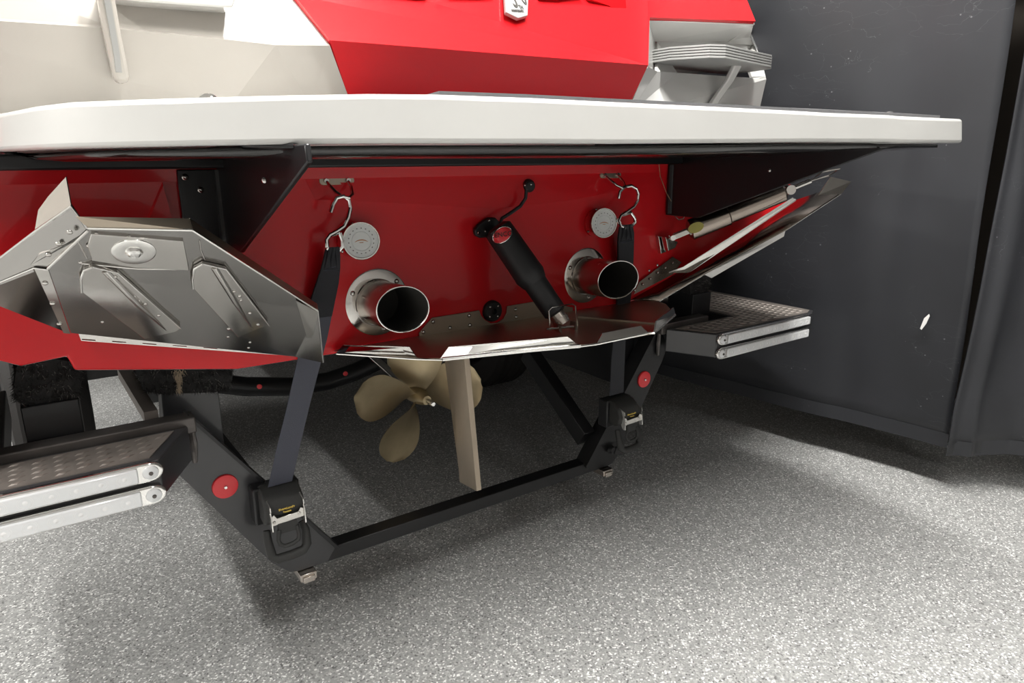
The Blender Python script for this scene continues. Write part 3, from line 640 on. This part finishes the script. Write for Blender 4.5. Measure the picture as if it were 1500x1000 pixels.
m = MB(); m.tube(px([(771, 278), (770, 290), (762, 302), (748, 312), (735, 320), (731, 332)], -.03), .0042, 10); cb_ = new('ram_cable', m, 'blackmatte', ram)
m = MB(); m.lathe([(0, .014), (.010, .014), (.015, .010), (.017, 0)], pY(773, 272, 0), (0, -1, 0), 20); cf = new('cable_gland', m, 'blackmatte', ram)
rivets(cf, px([(769, 271), (778, 270)], -.014), (0, -1, 0), .0028, .002, 'screw')
# round black drain fitting
c0 = pY(720, 455, -.001); m = MB(); m.lathe([(.007, .002), (.008, .012), (.022, .012), (.026, .008), (.027, 0)], c0, (0, -1, 0), 28); df = new('drain_fitting', m, 'blackmatte', boat)
m = MB(); m.lathe([(0, .001), (.009, .001)], c0, (0, -1, 0), 20); new('drain_hole', m, 'nearblack', df)
rivets(df, [c0+V(.017*cos(a), -.012, .017*sin(a)) for a in (.8, 2.3, 3.9, 5.4)], (0, -1, 0), .003, .0015, 'screw')

# --- exhaust tips
for s in (1, -1):
    c0 = mir((.607, 0, .838), s); m = MB(); ax = V(.0, -1, .05).normalized()
    m.lathe([(.050, .003), (.072, .003), (.0745, .0015), (.0745, -.002)], c0, (0, -1, 0), 44)
    fl = new('exhaust_flange', m, 'steel', boat); fl['label'] = 'left exhaust tip and flange' if s > 0 else 'right exhaust tip and flange'
    seg = 40; r0 = .0495; vs = []; rings = []
    for k in range(seg):
        a = 2*pi*k/seg; dx, dz = cos(a), sin(a)
        sl = .022*dx+.004*dz
        for R_, hh in ((r0, 0), (r0, .126+sl), (r0-.0025, .126+sl), (r0-.0025, .006)): vs.append(c0+ax*hh+V(dx*R_, 0, dz*R_))
    m = MB(); m.add(vs, [(4*k+j, 4*((k+1) % seg)+j, 4*((k+1) % seg)+j+1, 4*k+j+1) for k in range(seg) for j in (0, 1)])
    tp = new('exhaust_pipe', m, 'pipe', fl)
    m = MB(); m.add(vs, [(4*k+2, 4*((k+1) % seg)+2, 4*((k+1) % seg)+3, 4*k+3) for k in range(seg)]+[tuple(4*k+3 for k in range(seg))]); new('pipe_bore', m, 'nearblack', fl)
    m = MB(); m.tube([c0+ax*(.126+.022*cos(a)+.004*sin(a))+V(cos(a)*(r0-.001), 0, sin(a)*(r0-.001)) for a in [2*pi*k/40 for k in range(40)]], .0016, 6, closed=True); new('polished_rim', m, 'brightsteel', fl)
    m = MB(); m.tube([c0+V(cos(a)*.0505, -.003, sin(a)*.0505) for a in [2*pi*k/40 for k in range(40)]], .0022, 6, closed=True); new('weld_bead', m, 'steel', fl)
    rivets(fl, [c0+V(.063*cos(a), -.003, .063*sin(a)) for a in (radians(155), radians(42), radians(-80))], (0, -1, 0), .006, .004, 'bolt')

# --- round dial-faced sacrificial discs
for s in (1, -1):
    c0 = mir((.570, 0, .977), s); ax = V(-.22, -1, .06).normalized(); m = MB()
    face = c0+ax*.034+V(.001, 0, 0)
    m.lathe([(.030, -.03), (.033, -.006), (.0385, -.003), (.0395, .0), (.0385, .0015), (.036, .0015), (.0355, -.001)], face, ax, 48)
    an = new('round_gauge', m, 'steel', boat); an['label'] = 'left round dial plate' if s > 0 else 'right round dial plate'
    m = MB(); m.prism([c0+V(.036*cos(a)-.012, .001, .036*sin(a)) for a in [2*pi*k/28 for k in range(28)]], V(0, -.008, 0)); new('gauge_base', m, 'red', an)
    m = MB(); m.lathe([(0, -.001), (.0185, -.001), (.020, -.0022), (.0205, -.0022), (.0215, -.001), (.030, -.001), (.0305, -.0016), (.031, -.001), (.0355, -.0012)], face, ax, 48); dl = new('dial', m, 'dial', an)
    u = ax.cross(V(0, 0, 1)).normalized(); v = u.cross(ax); v = v if v.z > 0 else -v
    if u.x < 0: u = -u
    tk = None
    for k in range(18):
        a = 2*pi*k/18+.12; cpt = face+(u*cos(a)+v*sin(a))*.0262-ax*.0009
        t_ = MB(); e = (u*cos(a)+v*sin(a)); g_ = ax.cross(e); t_.obox(cpt, e*.0010, g_*.0014, ax*.0004); new('dial_mark', t_, 'ink', dl)
    t_ = MB(); t_.tube([face-ax*.0008+u*x_*.0135+v*(.004*(1-x_*x_)-.002) for x_ in (-1, -.6, -.2, .2, .6, 1)], [.0004, .001, .0012, .0012, .001, .0004], 6)
    t_.tube([face-ax*.0008+u*x_*.004-v*.0035 for x_ in (-1, 1)], .0008, 6); new('dial_emblem', t_, 'orange', dl)
    rivets(an, [c0+V(-.040, -.008, -.020), c0+V(-.014, -.009, .036)], (0, -1, 0), .004, .004, 'screw')

# --- lifting plates with eyes
for s in (1, -1):
    z0 = 1.101; xc = .531; m = MB(); pts = []
    for cx_, a0, a1 in ((xc+.029, -90, 90), (xc-.029, 90, 270)):
        for k in range(7): a = radians(a0+(a1-a0)*k/6); pts.append(V(cx_+.0085*cos(a), 0, z0+.0085*sin(a)))
    m.prism([mir(p, s) for p in pts], (0, -.004, 0)); pt = new('transom_eye', m, 'ctab', boat, bevel=.0008)
    m = MB(); U_ = [(-.023, 0, 0), (-.0225, -.012, -.006), (-.018, -.034, -.020), (-.008, -.048, -.030), (.004, -.051, -.032), (.015, -.042, -.026), (.0215, -.022, -.012), (.023, 0, 0)]
    m.tube([mir((xc+a, b-.002, z0+c), s) for a, b, c in U_], .0033, 10); new('eye_loop', m, 'steel', pt)
    m = MB()
    for e in (-1, 1): m.lathe([(0, .004), (.005, .004), (.0062, .001), (.0062, 0)], mir((xc+e*.0235, -.004, z0), s), (0, -1, 0), 8)
    new('eye_nut', m, 'steel', pt)

# --- propeller, shaft strut and rudder
hub = V(.90, .37, .443); m = MB()
m.lathe([(0, -.030), (.014, -.028), (.020, -.01), (.026, .02), (.028, .06), (.026, .08), (0, .08)], hub, (0, 1, 0), 28)
prop = new('propeller', m, 'bronze', boat); prop['label'] = 'four-bladed bronze propeller'
m = MB(); m.lathe([(0, .040), (.006, .040), (.008, .036), (.008, 0)], hub+V(0, -.028, 0), (0, -1, 0), 14); m.tube([hub+V(-.012, -.055, .002), hub+V(.016, -.055, -.006)], .0012, 6); new('shaft_nut', m, 'chrome', prop)
def blade(ang, rl=.215, cw=.085):
    b = MB(); NR, NC = 14, 10; a0 = radians(ang); vs = []
    for i in range(NR+1):
        f = i/NR; r = .018+(rl-.018)*f
        half = cw*(.22+.78*sin(min(1, f*1.02+.03)**.85*pi*.62)) if f < .7 else cw*sqrt(max(0, 1-((f-.62)/.385)**2))*1.0
        half = max(half, .002)
        pitch = atan2(.20, 2*pi*max(r, .03)*.62)
        for side in (0, 1):
            for j in range(NC+1):
                g = (j/NC-.5)*2; c = g*half-.02*f*f
                tx = c*cos(pitch); ty = c*sin(pitch)+.012*(1-g*g)*.6-.02*f
                th = .0035*(1-g*g)*(1-.7*f)+.0012
                ty += th if side else -th
                rr = sqrt(max(0, r*r-tx*tx*.25))
                lx, lz = rr, tx
                vs.append(hub+V(0, .03, 0)+V(lx*cos(a0)-lz*sin(a0), ty, lx*sin(a0)+lz*cos(a0)))
    w_ = NC+1; fs = []
    for i in range(NR):
        for sd in (0, 1):
            for j in range(NC):
                q = i*2*w_+sd*w_+j; fs.append((q, q+1, q+1+2*w_, q+2*w_))
        for j in (0, NC): fs.append((i*2*w_+j, i*2*w_+w_+j, (i+1)*2*w_+w_+j, (i+1)*2*w_+j))
    fs.append(tuple(list(range(NR*2*w_, NR*2*w_+w_))+list(range(NR*2*w_+2*w_-1, NR*2*w_+w_-1, -1))))
    b.add(vs, fs); return b
for ang in (174, 243, 6, 96): new('blade', blade(ang), 'bronze', prop, smooth=50)
m = MB(); m.tube([hub+V(0, .08, 0), hub+V(0, 1.6, .24)], .014, 14); new('propeller_shaft', m, 'steel', prop)
m = MB(); m.prism([V(.893, .50, .47), V(.893, .60, .49), V(.893, .62, .74), V(.893, .50, .74)], (.014, 0, 0)); new('shaft_strut', m, 'bronze', prop, bevel=.004)
# skeg / strut casting above the propeller seen at its upper left
m = MB(); rp_ = [V(.9, .225, .70), V(.9, .225, .60), V(.9, .165, .275), V(.9, .14, .258), V(.9, .055, .268), V(.9, .105, .63), V(.9, .11, .70)]
vs = []
for p in rp_:
    pass
edge = [V(.9, .056, .268), V(.9, .107, .63), V(.9, .11, .70)]; lead = [V(.9, .15, .258), V(.9, .222, .60), V(.9, .23, .70)]; midl = [V(.9, .14, .262), V(.9, .17, .62), V(.9, .175, .70)]
vs = []
for e, c_, l in zip(edge, midl, lead): vs += [e-V(.008, 0, 0), e+V(.008, 0, 0), c_+V(.012, 0, 0), l+V(.004, 0, 0), l-V(.004, 0, 0), c_-V(.012, 0, 0)]
fs = [(0, 1, 2, 3, 4, 5), (12, 13, 14, 15, 16, 17)]+[(6*i+k, 6*i+(k+1) % 6, 6*i+6+(k+1) % 6, 6*i+6+k) for i in range(2) for k in range(6)]
m.add(vs, fs); rud = new('rudder', m, 'rudder', boat, bevel=.001); rud['label'] = 'worn metal rudder blade'
m = MB(); m.tube([V(.9, .16, .66), V(.9, .16, .76)], .016, 14); new('rudder_post', m, 'bronze', rud)
m = MB(); m.prism([V(.86, .2, .745), V(.94, .2, .745), V(.94, .5, .745), V(.86, .5, .745)], (0, 0, -.01)); new('rudder_port', m, 'bronze', rud)

# ================================================================== THE TRAILER
tr = thing('boat_trailer', 'black boat trailer under the red boat, with diamond plate steps and light bars', 'trailer', (CX, .6, .0))
YB = .09
def TP(x, y, Y=YB): return pY(x, y, Y)
m = MB(); zb, ztb = .186, .222
m.box((.43, .0905, zb), (1.39, .136, ztb)); cross = new('cross_bar', m, 'black', tr, bevel=.002)
for s in (1, -1):
    m = MB(); pl = [(277, 612), (492, 802), (480, 822), (440, 836), (425, 838), (398, 824), (265, 698), (243, 668)]
    pts = [mir(TP(x, y), s) for x, y in pl]
    m.prism(pts, (0, .05, 0)); leg = new('side_plate', m, 'charcoal' if s > 0 else 'black', tr, bevel=.0015)
    leg['label'] = 'left slanted side plate' if s > 0 else 'right slanted side plate'
    # welded seam and upper ledge
    m = MB(); m.tube([mir(TP(278, 618, .083), s), mir(TP(284, 650, .083), s), mir(TP(286, 677, .083), s)], [.006, .0075, .005], 8); new('weld_bead', m, 'frame', leg)
    m = MB(); m.beam(mir(TP(272, 605, .10), s), mir(TP(494, 800, .10), s), V(0, .02, 0), V(.002*s, 0, .003)); new('top_ledge', m, 'black', leg)
    dc = mir(V(.267, YB, .454), s); m = MB(); m.lathe([(0, .006), (.022, .006), (.0265, .005), (.0275, .002), (.0275, 0)], dc, (0, -1, 0), 32); rf = new('reflector', m, 'discred', tr); rf['label'] = 'round red reflector'
    m = MB(); m.lathe([(0, .004), (.003, .004), (.005, .001), (.005, 0)], dc+V(0, -.006, 0), (0, -1, 0), 12); new('reflector_screw', m, 'brightsteel', rf)
    m = MB(); f0 = mir(V(.425, .098, .176), s); m.obox(f0, (.020, 0, 0), (0, .028, 0), (0, 0, .010)); m.obox(f0+V(0, -.030, -.004), (.014, 0, 0), (0, .003, 0), (0, 0, .008)); new('skid_foot', m, 'pipe', tr, bevel=.002)
    # diagonal brace to the side rail
    m = MB(); m.beam(mir((.47 if s < 0 else .33, .13, .285+.12*(s > 0)), s), mir((.47 if s < 0 else .28, .44, .495), s), V(.022, 0, 0), V(0, -.016, .025)); new('diagonal_brace', m, 'black', tr, bevel=.002)
    m = MB(); m.box((.20 if s > 0 else 1.50, .7 if s > 0 else .145, .472 if s > 0 else .426), (.28 if s > 0 else 1.56, 5.2, .60)); new('side_rail', m, 'black', tr, bevel=.002)
    # step box
    zt_ = .622; zl = .543
    fp = [V(.131, -.077, 0), V(.206, .062, 0), V(-.10, .062, 0), V(-.10, .55, 0), V(-.38, .55, 0), V(-.43, .50, 0), V(-.43, -.05, 0), V(-.38, -.077, 0)]
    m = MB(); m.prism([mir(V(p.x, p.y, zl), s) for p in fp], (0, 0, zt_-zl-.004)); sbx = new('step_box', m, 'charcoal', tr, bevel=.003)
    sbx['label'] = 'left step box' if s > 0 else 'right step box'
    ins = [V(.118, -.063, 0), V(.178, .048, 0), V(-.115, .048, 0), V(-.115, .535, 0), V(-.375, .535, 0), V(-.415, .49, 0), V(-.415, -.045, 0), V(-.375, -.063, 0)]
    m = MB(); m.prism([mir(V(p.x, p.y, zt_-.006), s) for p in ins], (0, 0, .004)); tp_ = new('tread_plate', m, 'diamond', sbx)
    # raised lozenges of the tread, one joined part per plate
    m = MB(); i = 0
    x = -.41
    def inside(px_, py_):
        c = False; n_ = len(ins)
        for a in range(n_):
            p, q = ins[a], ins[(a+1) % n_]
            if (p.y > py_) != (q.y > py_) and px_ < (q.x-p.x)*(py_-p.y)/(q.y-p.y)+p.x: c = not c
        return c
    gi = 0
    while x < .18:
        y = -.05; gj = 0
        while y < .53:
            yy = y+(.011 if gi % 2 else 0)
            if inside(x+.012, yy) and inside(x-.012, yy) and inside(x, yy+.004) and inside(x, yy-.006):
                an_ = radians(24 if gi % 2 == 0 else 24); e = V(cos(an_), sin(an_), 0)*.0145; f_ = V(-sin(an_), cos(an_), 0)*.0038; c = V(x, yy, zt_-.002)
                pts = [c-e, c-f_, c+e, c+f_]; q = [mir(p, s) for p in pts]
                m.add(q+[mir(c-e*.45+V(0, 0, .0024), s), mir(c+e*.45+V(0, 0, .0024), s)], [(0, 1, 4), (1, 5, 4), (1, 2, 5), (2, 3, 5), (3, 4, 5), (3, 0, 4)])
            y += .022; gj += 1
        x += .033; gi += 1
    lz = new('tread_lozenges', m, 'diamond', sbx, smooth=5); lz['kind'] = 'stuff'
    # light bars
    for k, zc in enumerate((.601, .556)):
        m = MB(); xr, xl = .112, -.345; h = .0185; yb = -.077
        prof = []
        for cx_, a0, a1 in ((xr, -90, 90), (xl, 90, 270)):
            for q in range(9): a = radians(a0+(a1-a0)*q/8); prof.append(V(cx_+(.012+(.012 if cx_ > 0 else 0))*cos(a), yb, zc+h*sin(a)))
        m.prism([mir(p, s) for p in prof], (0, -.012, 0)); lbx = new('light_bar', m, 'chrome', tr, bevel=.004, seg=3)
        lbx['label'] = ('upper' if k == 0 else 'lower')+(' left' if s > 0 else ' right')+' clear light bar'
        m = MB(); q = [V(xl, yb-.012, zc-h*.74), V(xr-.018, yb-.012, zc-h*.74), V(xr-.018, yb-.012, zc+h*.74), V(xl, yb-.012, zc+h*.74)]; m.prism([mir(p, s) for p in q], (0, -.007, 0)); ln = new('lens', m, 'lens', lbx, bevel=.003)
        m = MB(); m.lathe([(0, .006), (.006, .0065), (.0125, .004), (.014, 0)], mir(V(xr+.002, yb-.011, zc), s), (0, -1, 0), 20); new('lens_end', m, 'lens', lbx)
        m = MB(); m.lathe([(0, .003), (.003, .003), (.004, 0)], mir(V(xr+.002, yb-.017, zc), s), (0, -1, 0), 10); new('screw', m, 'frame', lbx)
        m = MB()
        for r_ in range(12):
            m.lathe([(0, .0012), (.003, .001), (.005, 0)], mir(V(xr-.04-r_*.036, yb-.0185, zc), s), (0, -1, 0), 14)
            for rr_ in (.009, .0115): 
                m.tube([mir(V(xr-.04-r_*.036+rr_*cos(a), yb-.019, zc+rr_*sin(a)*.98), s) for a in [2*pi*q_/18 for q_ in range(18)]], .00035, 4, closed=True)
        l3 = new('led_row', m, 'led', ln)
    # back frame tube along the step, and bunk post
    m = MB(); a_, b_ = mir(V(-.42 if s > 0 else .0, .085, .617), s), mir(V(.222, .085, .617), s); m.beam(a_, b_, V(0, .021, 0), V(0, 0, .017)); new('frame_tube', m, 'frame', tr, bevel=.003)
    m = MB(); m.box(*sorted([tuple(mir((-.062, .11, .50), s)), tuple(mir((.030, .22, .70), s))])); m2 = new('bunk_post', m, 'black', tr, bevel=.002)
# extra members seen only on the left
m = MB(); m.prism([V(-.115, .02, .63), V(-.115, 1.4, .63), V(-.085, 1.4, .86), V(-.085, .10, .86)], (-.02, 0, 0)); new('fender_wall', m, 'diamond', tr)
m = MB(); m.prism([TP(236, 566, .20), TP(318, 552, .20), TP(329, 655, .20), TP(240, 640, .20)], (0, .05, 0)); new('upright_plate', m, 'charcoal', tr, bevel=.002)
m = MB(); m.beam(TP(182, 545, .35), TP(222, 610, .13), V(.013, 0, 0), V(0, .0, .012)); new('gusset_strip', m, 'diamond', tr)
m = MB(); cpts = [(240, 550), (300, 559), (360, 566), (430, 566), (480, 558), (520, 545), (560, 526), (620, 500)]
m.tube([pY(x, y, .95) for x, y in cpts], .033, 14); cm = new('curved_cross_tube', m, 'black', tr)
for x, y in ((380, 566), (506, 547)):
    m = MB(); m.lathe([(0, .003), (.008, .002), (.009, 0)], pY(x, y, .917), (-.3, -1, 0), 12); new('marker_light', m, 'discred', cm)
m = MB(); m.box((-.3, 1.3, .40), (2.1, 1.4, .52)); new('cross_member', m, 'black', tr)
m = MB(); m.box((-.3, 2.6, .40), (2.1, 2.7, .52)); new('cross_member', m, 'black', tr)
# bunks: shaggy carpet covered boards
def bunk(p0, p1, wx, hz, tilt, name='bunk', fray=False):
    m = MB(); NX, NL = 10, 46; p0 = Vector(p0); p1 = Vector(p1); R_ = 20
    vs = []
    for i in range(NL+1):
        c = p0.lerp(p1, i/NL); 
        for k in range(R_):
            a = 2*pi*k/R_; ca, sa = cos(a), sin(a)
            ex = math.copysign(abs(ca)**.45, ca)*wx; ez = math.copysign(abs(sa)**.45, sa)*hz
            x_ = ex*cos(tilt)-ez*sin(tilt); z_ = ex*sin(tilt)+ez*cos(tilt)
            n_ = .006*noise.noise(Vector((x_*60, i*.8, z_*60)))
            vs.append(c+V(x_*(1+n_*8), 0, z_*(1+n_*8)))
    m.add(vs, [(i*R_+k, i*R_+(k+1) % R_, (i+1)*R_+(k+1) % R_, (i+1)*R_+k) for i in range(NL) for k in range(R_)]+[tuple(range(R_)), tuple(NL*R_+k for k in range(R_))])
    b = new(name, m, 'fur', tr)
    m = MB(); rnd = random.Random(3)
    for _ in range(3800):
        fr = rnd.random()**2.2; endcap = rnd.random() < .28
        c = p0.lerp(p1, 0 if endcap else fr*.5); a = rnd.uniform(0, 2*pi); ca, sa = cos(a), sin(a); q = sqrt(rnd.random()) if endcap else 1
        ex = math.copysign(abs(ca)**.45, ca)*wx*q; ez = math.copysign(abs(sa)**.45, sa)*hz*q
        x_ = ex*cos(tilt)-ez*sin(tilt); z_ = ex*sin(tilt)+ez*cos(tilt)
        p = c+V(x_, 0, z_); out_ = V(0, -1, 0) if endcap else V(x_, 0, z_).normalized()
        tip = p+out_*rnd.uniform(.002, .007)+V(rnd.uniform(-.006, .006), rnd.uniform(-.008, .004), rnd.uniform(-.008, .004))
        sd = out_.cross(tip-p).normalized()*.0007 if (tip-p).length > 0 else V(.001, 0, 0)
        m.add([p-sd, p+sd, tip], [(0, 1, 2)], 1 if rnd.random() < .14 else 0)
    f = new('carpet_pile', m, ['fur', 'furlight'], b); f['kind'] = 'stuff'
    if fray:
        m = MB()
        for _ in range(260):
            t_ = rnd.random(); c = pY(262+rnd.gauss(0, 1.5+4*(1-t_)**3), 541+t_*32, p0.y-.012); tip = c+V(rnd.uniform(-.004, .004), -.004, rnd.uniform(-.012, .002)); m.add([c-V(.0007, 0, 0), c+V(.0007, 0, 0), tip], [(0, 1, 2)])
        f = new('frayed_backing', m, 'fray', b); f['kind'] = 'stuff'
    return b
bunk((-.012, .12, .738), (-.012, 3.5, .76), .052, .046, -.28)
bunk((.235, .16, .688), (.235, 3.5, .69), .088, .033, -.16, fray=True)
bunk((1.832, .12, .738), (1.832, 3.5, .76), .052, .046, .28)
bunk((1.585, .16, .688), (1.585, 3.5, .69), .088, .033, .16)
# wheels
for s in (1, -1):
    for yy in (1.5,):
        c = mir(V(-.03, yy, .335), s); m = MB()
        m.lathe([(.205, -.10), (.215, -.112), (.27, -.118), (.315, -.108), (.332, -.085), (.335, -.03), (.335, .03), (.332, .085), (.315, .108), (.27, .118), (.215, .112), (.205, .10), (.20, 0)], c, (1, 0, 0), 56, close=True)
        wh = new('wheel', m, 'tyre', tr, smooth=30)
        m = MB()
        for x_ in (-.066, -.033, 0, .033, .066): m.lathe([(.3345, x_-.004), (.337, x_-.004), (.337, x_+.004), (.3345, x_+.004)], c, (1, 0, 0), 56, close=True)
        new('tread_groove', m, 'nearblack', wh)
        m = MB(); m.lathe([(.205, -.10), (.19, -.09), (.185, 0), (.17, .03), (.06, .04), (.05, -.05), (0, -.055)], c, (s, 0, 0), 40); new('rim', m, 'frame', wh)
# small hose clip on the right plate
c = pY(895, 658, .08); m = MB(); m.lathe([(0, .012), (.010, .012), (.014, 0)], c, (0, -1, 0), 14); hk = new('cable_clip', m, 'blackmatte', tr)
m = MB(); m.beam(c+V(.006, -.012, 0), c+V(.040, -.02, -.012), V(0, .004, 0), V(.004, 0, .012)); new('clip_tab', m, 'blackmatte', hk, bevel=.002)

# ================================================================== TIE-DOWN STRAPS
def tiedown(s):
    L = 'left transom strap with black ratchet, running from a steel S-hook past the trim tab' if s > 0 else 'right transom strap with black ratchet, hanging behind the right exhaust pipe'
    wc = TP(409, 735, .05) if s > 0 else TP(908, 602, .05)
    t = thing('tie_down_strap', L, 'strap', (wc.x, wc.y, wc.z), 'ratchet straps holding the stern down')
    if s > 0:
        hook = [(484, 311), (488, 299), (493, 290), (503, 287), (511, 293), (513, 304), (510, 318), (504, 331), (494, 338), (483, 344), (478, 351), (479, 362)]
        hook2 = [(497, 341), (501, 352), (501, 361), (496, 367), (491, 369)]; Yh = -.048
    else:
        hook = [(906, 291), (908, 281), (914, 274), (924, 272), (932, 276), (935, 284), (934, 294), (928, 303), (918, 310), (909, 316), (906, 323), (909, 330)]
        hook2 = [(924, 311), (930, 320), (930, 326), (926, 330)]; Yh = -.048
    m = MB(); m.tube(px(hook, Yh), .0048 if s > 0 else .0047, 10); m.tube(px(hook2, Yh+.006), .0048, 10); 
    m.tube([pY(*hook[-1], Yh), (pY(*hook[-1], Yh)+pY(*hook2[-1], Yh+.006))/2+V(0, 0, -.008), pY(*hook2[-1], Yh+.006)], .0048, 10)
    m.tube([pY(*hook[-3], Yh+.006), pY(*hook2[0], Yh+.006)], .0046, 10)
    new('s_hook', m, 'chrome', t)
    if s > 0:
        up_ = [((477, 497), 362, -.046), ((474, 498), 376, -.047), ((470, 498), 392, -.040), ((462, 496), 415, -.03), ((454, 491), 440, -.022), ((448, 486), 465, -.015)]
        lo_ = [((448, 486), 465, -.013), ((440, 479), 500, -.008), ((434, 471), 530, 0.), ((418, 453), 600, .015), ((403, 439), 660, .03), ((392, 428), 709, .045)]
    else:
        up_ = [((908, 926), 329, -.044), ((906, 928), 342, -.044), ((905, 928), 352, -.04), ((905, 927), 380, -.03), ((904, 925), 420, -.02), ((903, 922), 450, -.012)]
        lo_ = [((903, 922), 450, -.010), ((900, 917), 480, 0.), ((896, 915), 520, .012), ((893, 913), 577, .045)]
    def strap(rows, name, mm, th):
        b = MB(); c_, w_ = [], []
        for (xa, xb), y, Y in rows:
            a, b2 = pY(xa, y, Y), pY(xb, y, Y); b2.z = a.z = (a.z+b2.z)/2; c_.append((a+b2)/2); w_.append((b2-a)/2)
        b.ribbon(c_, w_, th); return new(name, b, mm, t, bevel=.0006), c_, w_
    sew, c_, w_ = strap(up_, 'sewn_loop', 'web', .006)
    b = MB()
    for f_ in (-.55, 0, .55): b.tube([c_[0]+w_[0]*f_*.8+V(0, -.003, 0), c_[1]+w_[1]*f_+V(0, -.005, 0), c_[2]+w_[2]*f_*1.2+V(0, -.003, 0)], [.005, .004, .0015], 8)
    new('gathered_fold', b, 'web', sew)
    b = MB(); q = c_[2]; ww = w_[2]*.8
    for dz in (-.004, .004): b.tube([q-ww+V(0, -.0035, dz), q+ww+V(0, -.0035, dz)], .0006, 5)
    b.tube([q-ww+V(0, -.0035, -.004), q+ww+V(0, -.0035, .004)], .0006, 5); new('stitching', b, 'webgreysheen', sew)
    strap(lo_, 'webbing', 'webgreysheen' if s > 0 else 'web', .003)  # left webbing carries its light sheen as colour, right one stays black
    # ratchet body: a rounded rubber hood
    O = wc; k = 1.0
    ax_x = V(1, 0, 0); 
    prof = [(-.012, .040), (.02, .044), (.045, .040), (.068, .024), (.078, .0), (.072, -.024), (.055, -.034), (.030, -.030), (.016, -.040), (-.012, -.046)]   # (aft distance, z)
    hw = .044
    b = MB(); b.prism([O+V(-hw, -a+.03, z) for a, z in prof], (2*hw, 0, 0)); rt = new('ratchet_hood', b, 'rubber', t, bevel=.006, seg=3)
    b = MB(); b.box((O.x-hw-.010, O.y+.0, O.z-.045), (O.x+hw+.004, O.y+.04, O.z+.043)); new('ratchet_back_plate', b, 'black', t, bevel=.004)
    # steel frame
    fy = O.y-.052
    b = MB(); b.prism([V(O.x-.034, fy, O.z-.024), V(O.x+.036, fy, O.z-.020), V(O.x+.036, fy, O.z-.001), V(O.x+.030, fy, O.z+.003), V(O.x+.024, fy, O.z-.006), V(O.x-.022, fy, O.z-.008), V(O.x-.028, fy, O.z+.002), V(O.x-.034, fy, O.z-.002)], (0, -.004, 0))
    fr_ = new('ratchet_frame', b, 'steel', t, bevel=.0008)
    for e in (-1, 1):
        b = MB(); x0 = O.x+e*.036
        b.prism([V(x0, fy+.02, O.z+.028), V(x0, fy-.004, O.z+.020), V(x0, fy-.006, O.z+.010), V(x0, fy-.002, O.z+.006), V(x0, fy-.008, O.z-.004), V(x0, fy-.010, O.z-.034), V(x0, fy+.0, O.z-.036), V(x0, fy+.02, O.z)], (.0025, 0, 0)); new('side_cheek', b, 'brightsteel', fr_)
    rivets(fr_, [V(O.x+.026, fy-.004, O.z-.010), V(O.x-.029, fy-.004, O.z-.015)], (0, -1, 0), .0035, .002)
    # ratchet handle: rubber loop
    b = MB(); hz = O.z-.058
    loop = [V(.018, 0, .022), V(.021, -.002, .0), V(.018, -.004, -.012), V(.006, -.005, -.017), V(-.012, -.005, -.018), V(-.022, -.003, -.011), V(-.024, 0, .0), V(-.020, 0, .022)]
    b.tube([V(O.x, fy-.004, hz)+p for p in loop], .0048, 10); b.box((O.x-.022, fy-.006, hz+.012), (O.x+.020, fy+.004, hz+.036)); new('release_lever', b, 'rubber', t, bevel=.001)
    b = MB(); ol = [V(-.042, .012, .018), V(-.043, .004, -.005), V(-.040, -.004, -.038), V(-.030, -.008, -.046), V(.0, -.008, -.047), V(.028, -.008, -.044), V(.038, -.004, -.034), V(.040, .004, -.002), V(.034, .012, .016)]
    b.tube([V(O.x, fy+.004, hz)+p for p in ol], [.008, .009, .0105, .0105, .0105, .0105, .0105, .009, .008], 12)
    new('handle_loop', b, 'rubber', t)
    text('maker_lettering', "ShoreLand'r", .0072, 'yellow', rt, V(O.x+.002, O.y-.0493, O.z+.0065), V(1, 0, 0), V(0, -.35, 1), .0012)
    text('maker_lettering', "Transom", .005, 'yellow', rt, V(O.x+.002, O.y-.0508, O.z-.0005), V(1, 0, 0), V(0, -.2, 1), .0012)
    return t
tiedown(1); tiedown(-1)

# ceiling strip light housings, the last one for the added side light
for i, (lx, ly, lp) in enumerate(LIGHTS):
    m = MB(); m.box((lx-.10, ly-1.2, 3.40), (lx+.10, ly+1.2, 3.5)); o = new('ceiling_light', m, 'label', None, bevel=.004)
    o['label'] = ['long white strip light on the ceiling above the stern', 'long white strip light on the ceiling at the rear left', 'long white strip light on the ceiling furthest behind the stern', 'long white strip light on the ceiling at the front left', 'long white strip light on the ceiling above the bow', 'added strip light near the left wall, brightening the floor under the boat'][i]; o['category'] = 'lamp'; o['group'] = 'ceiling strip lights'
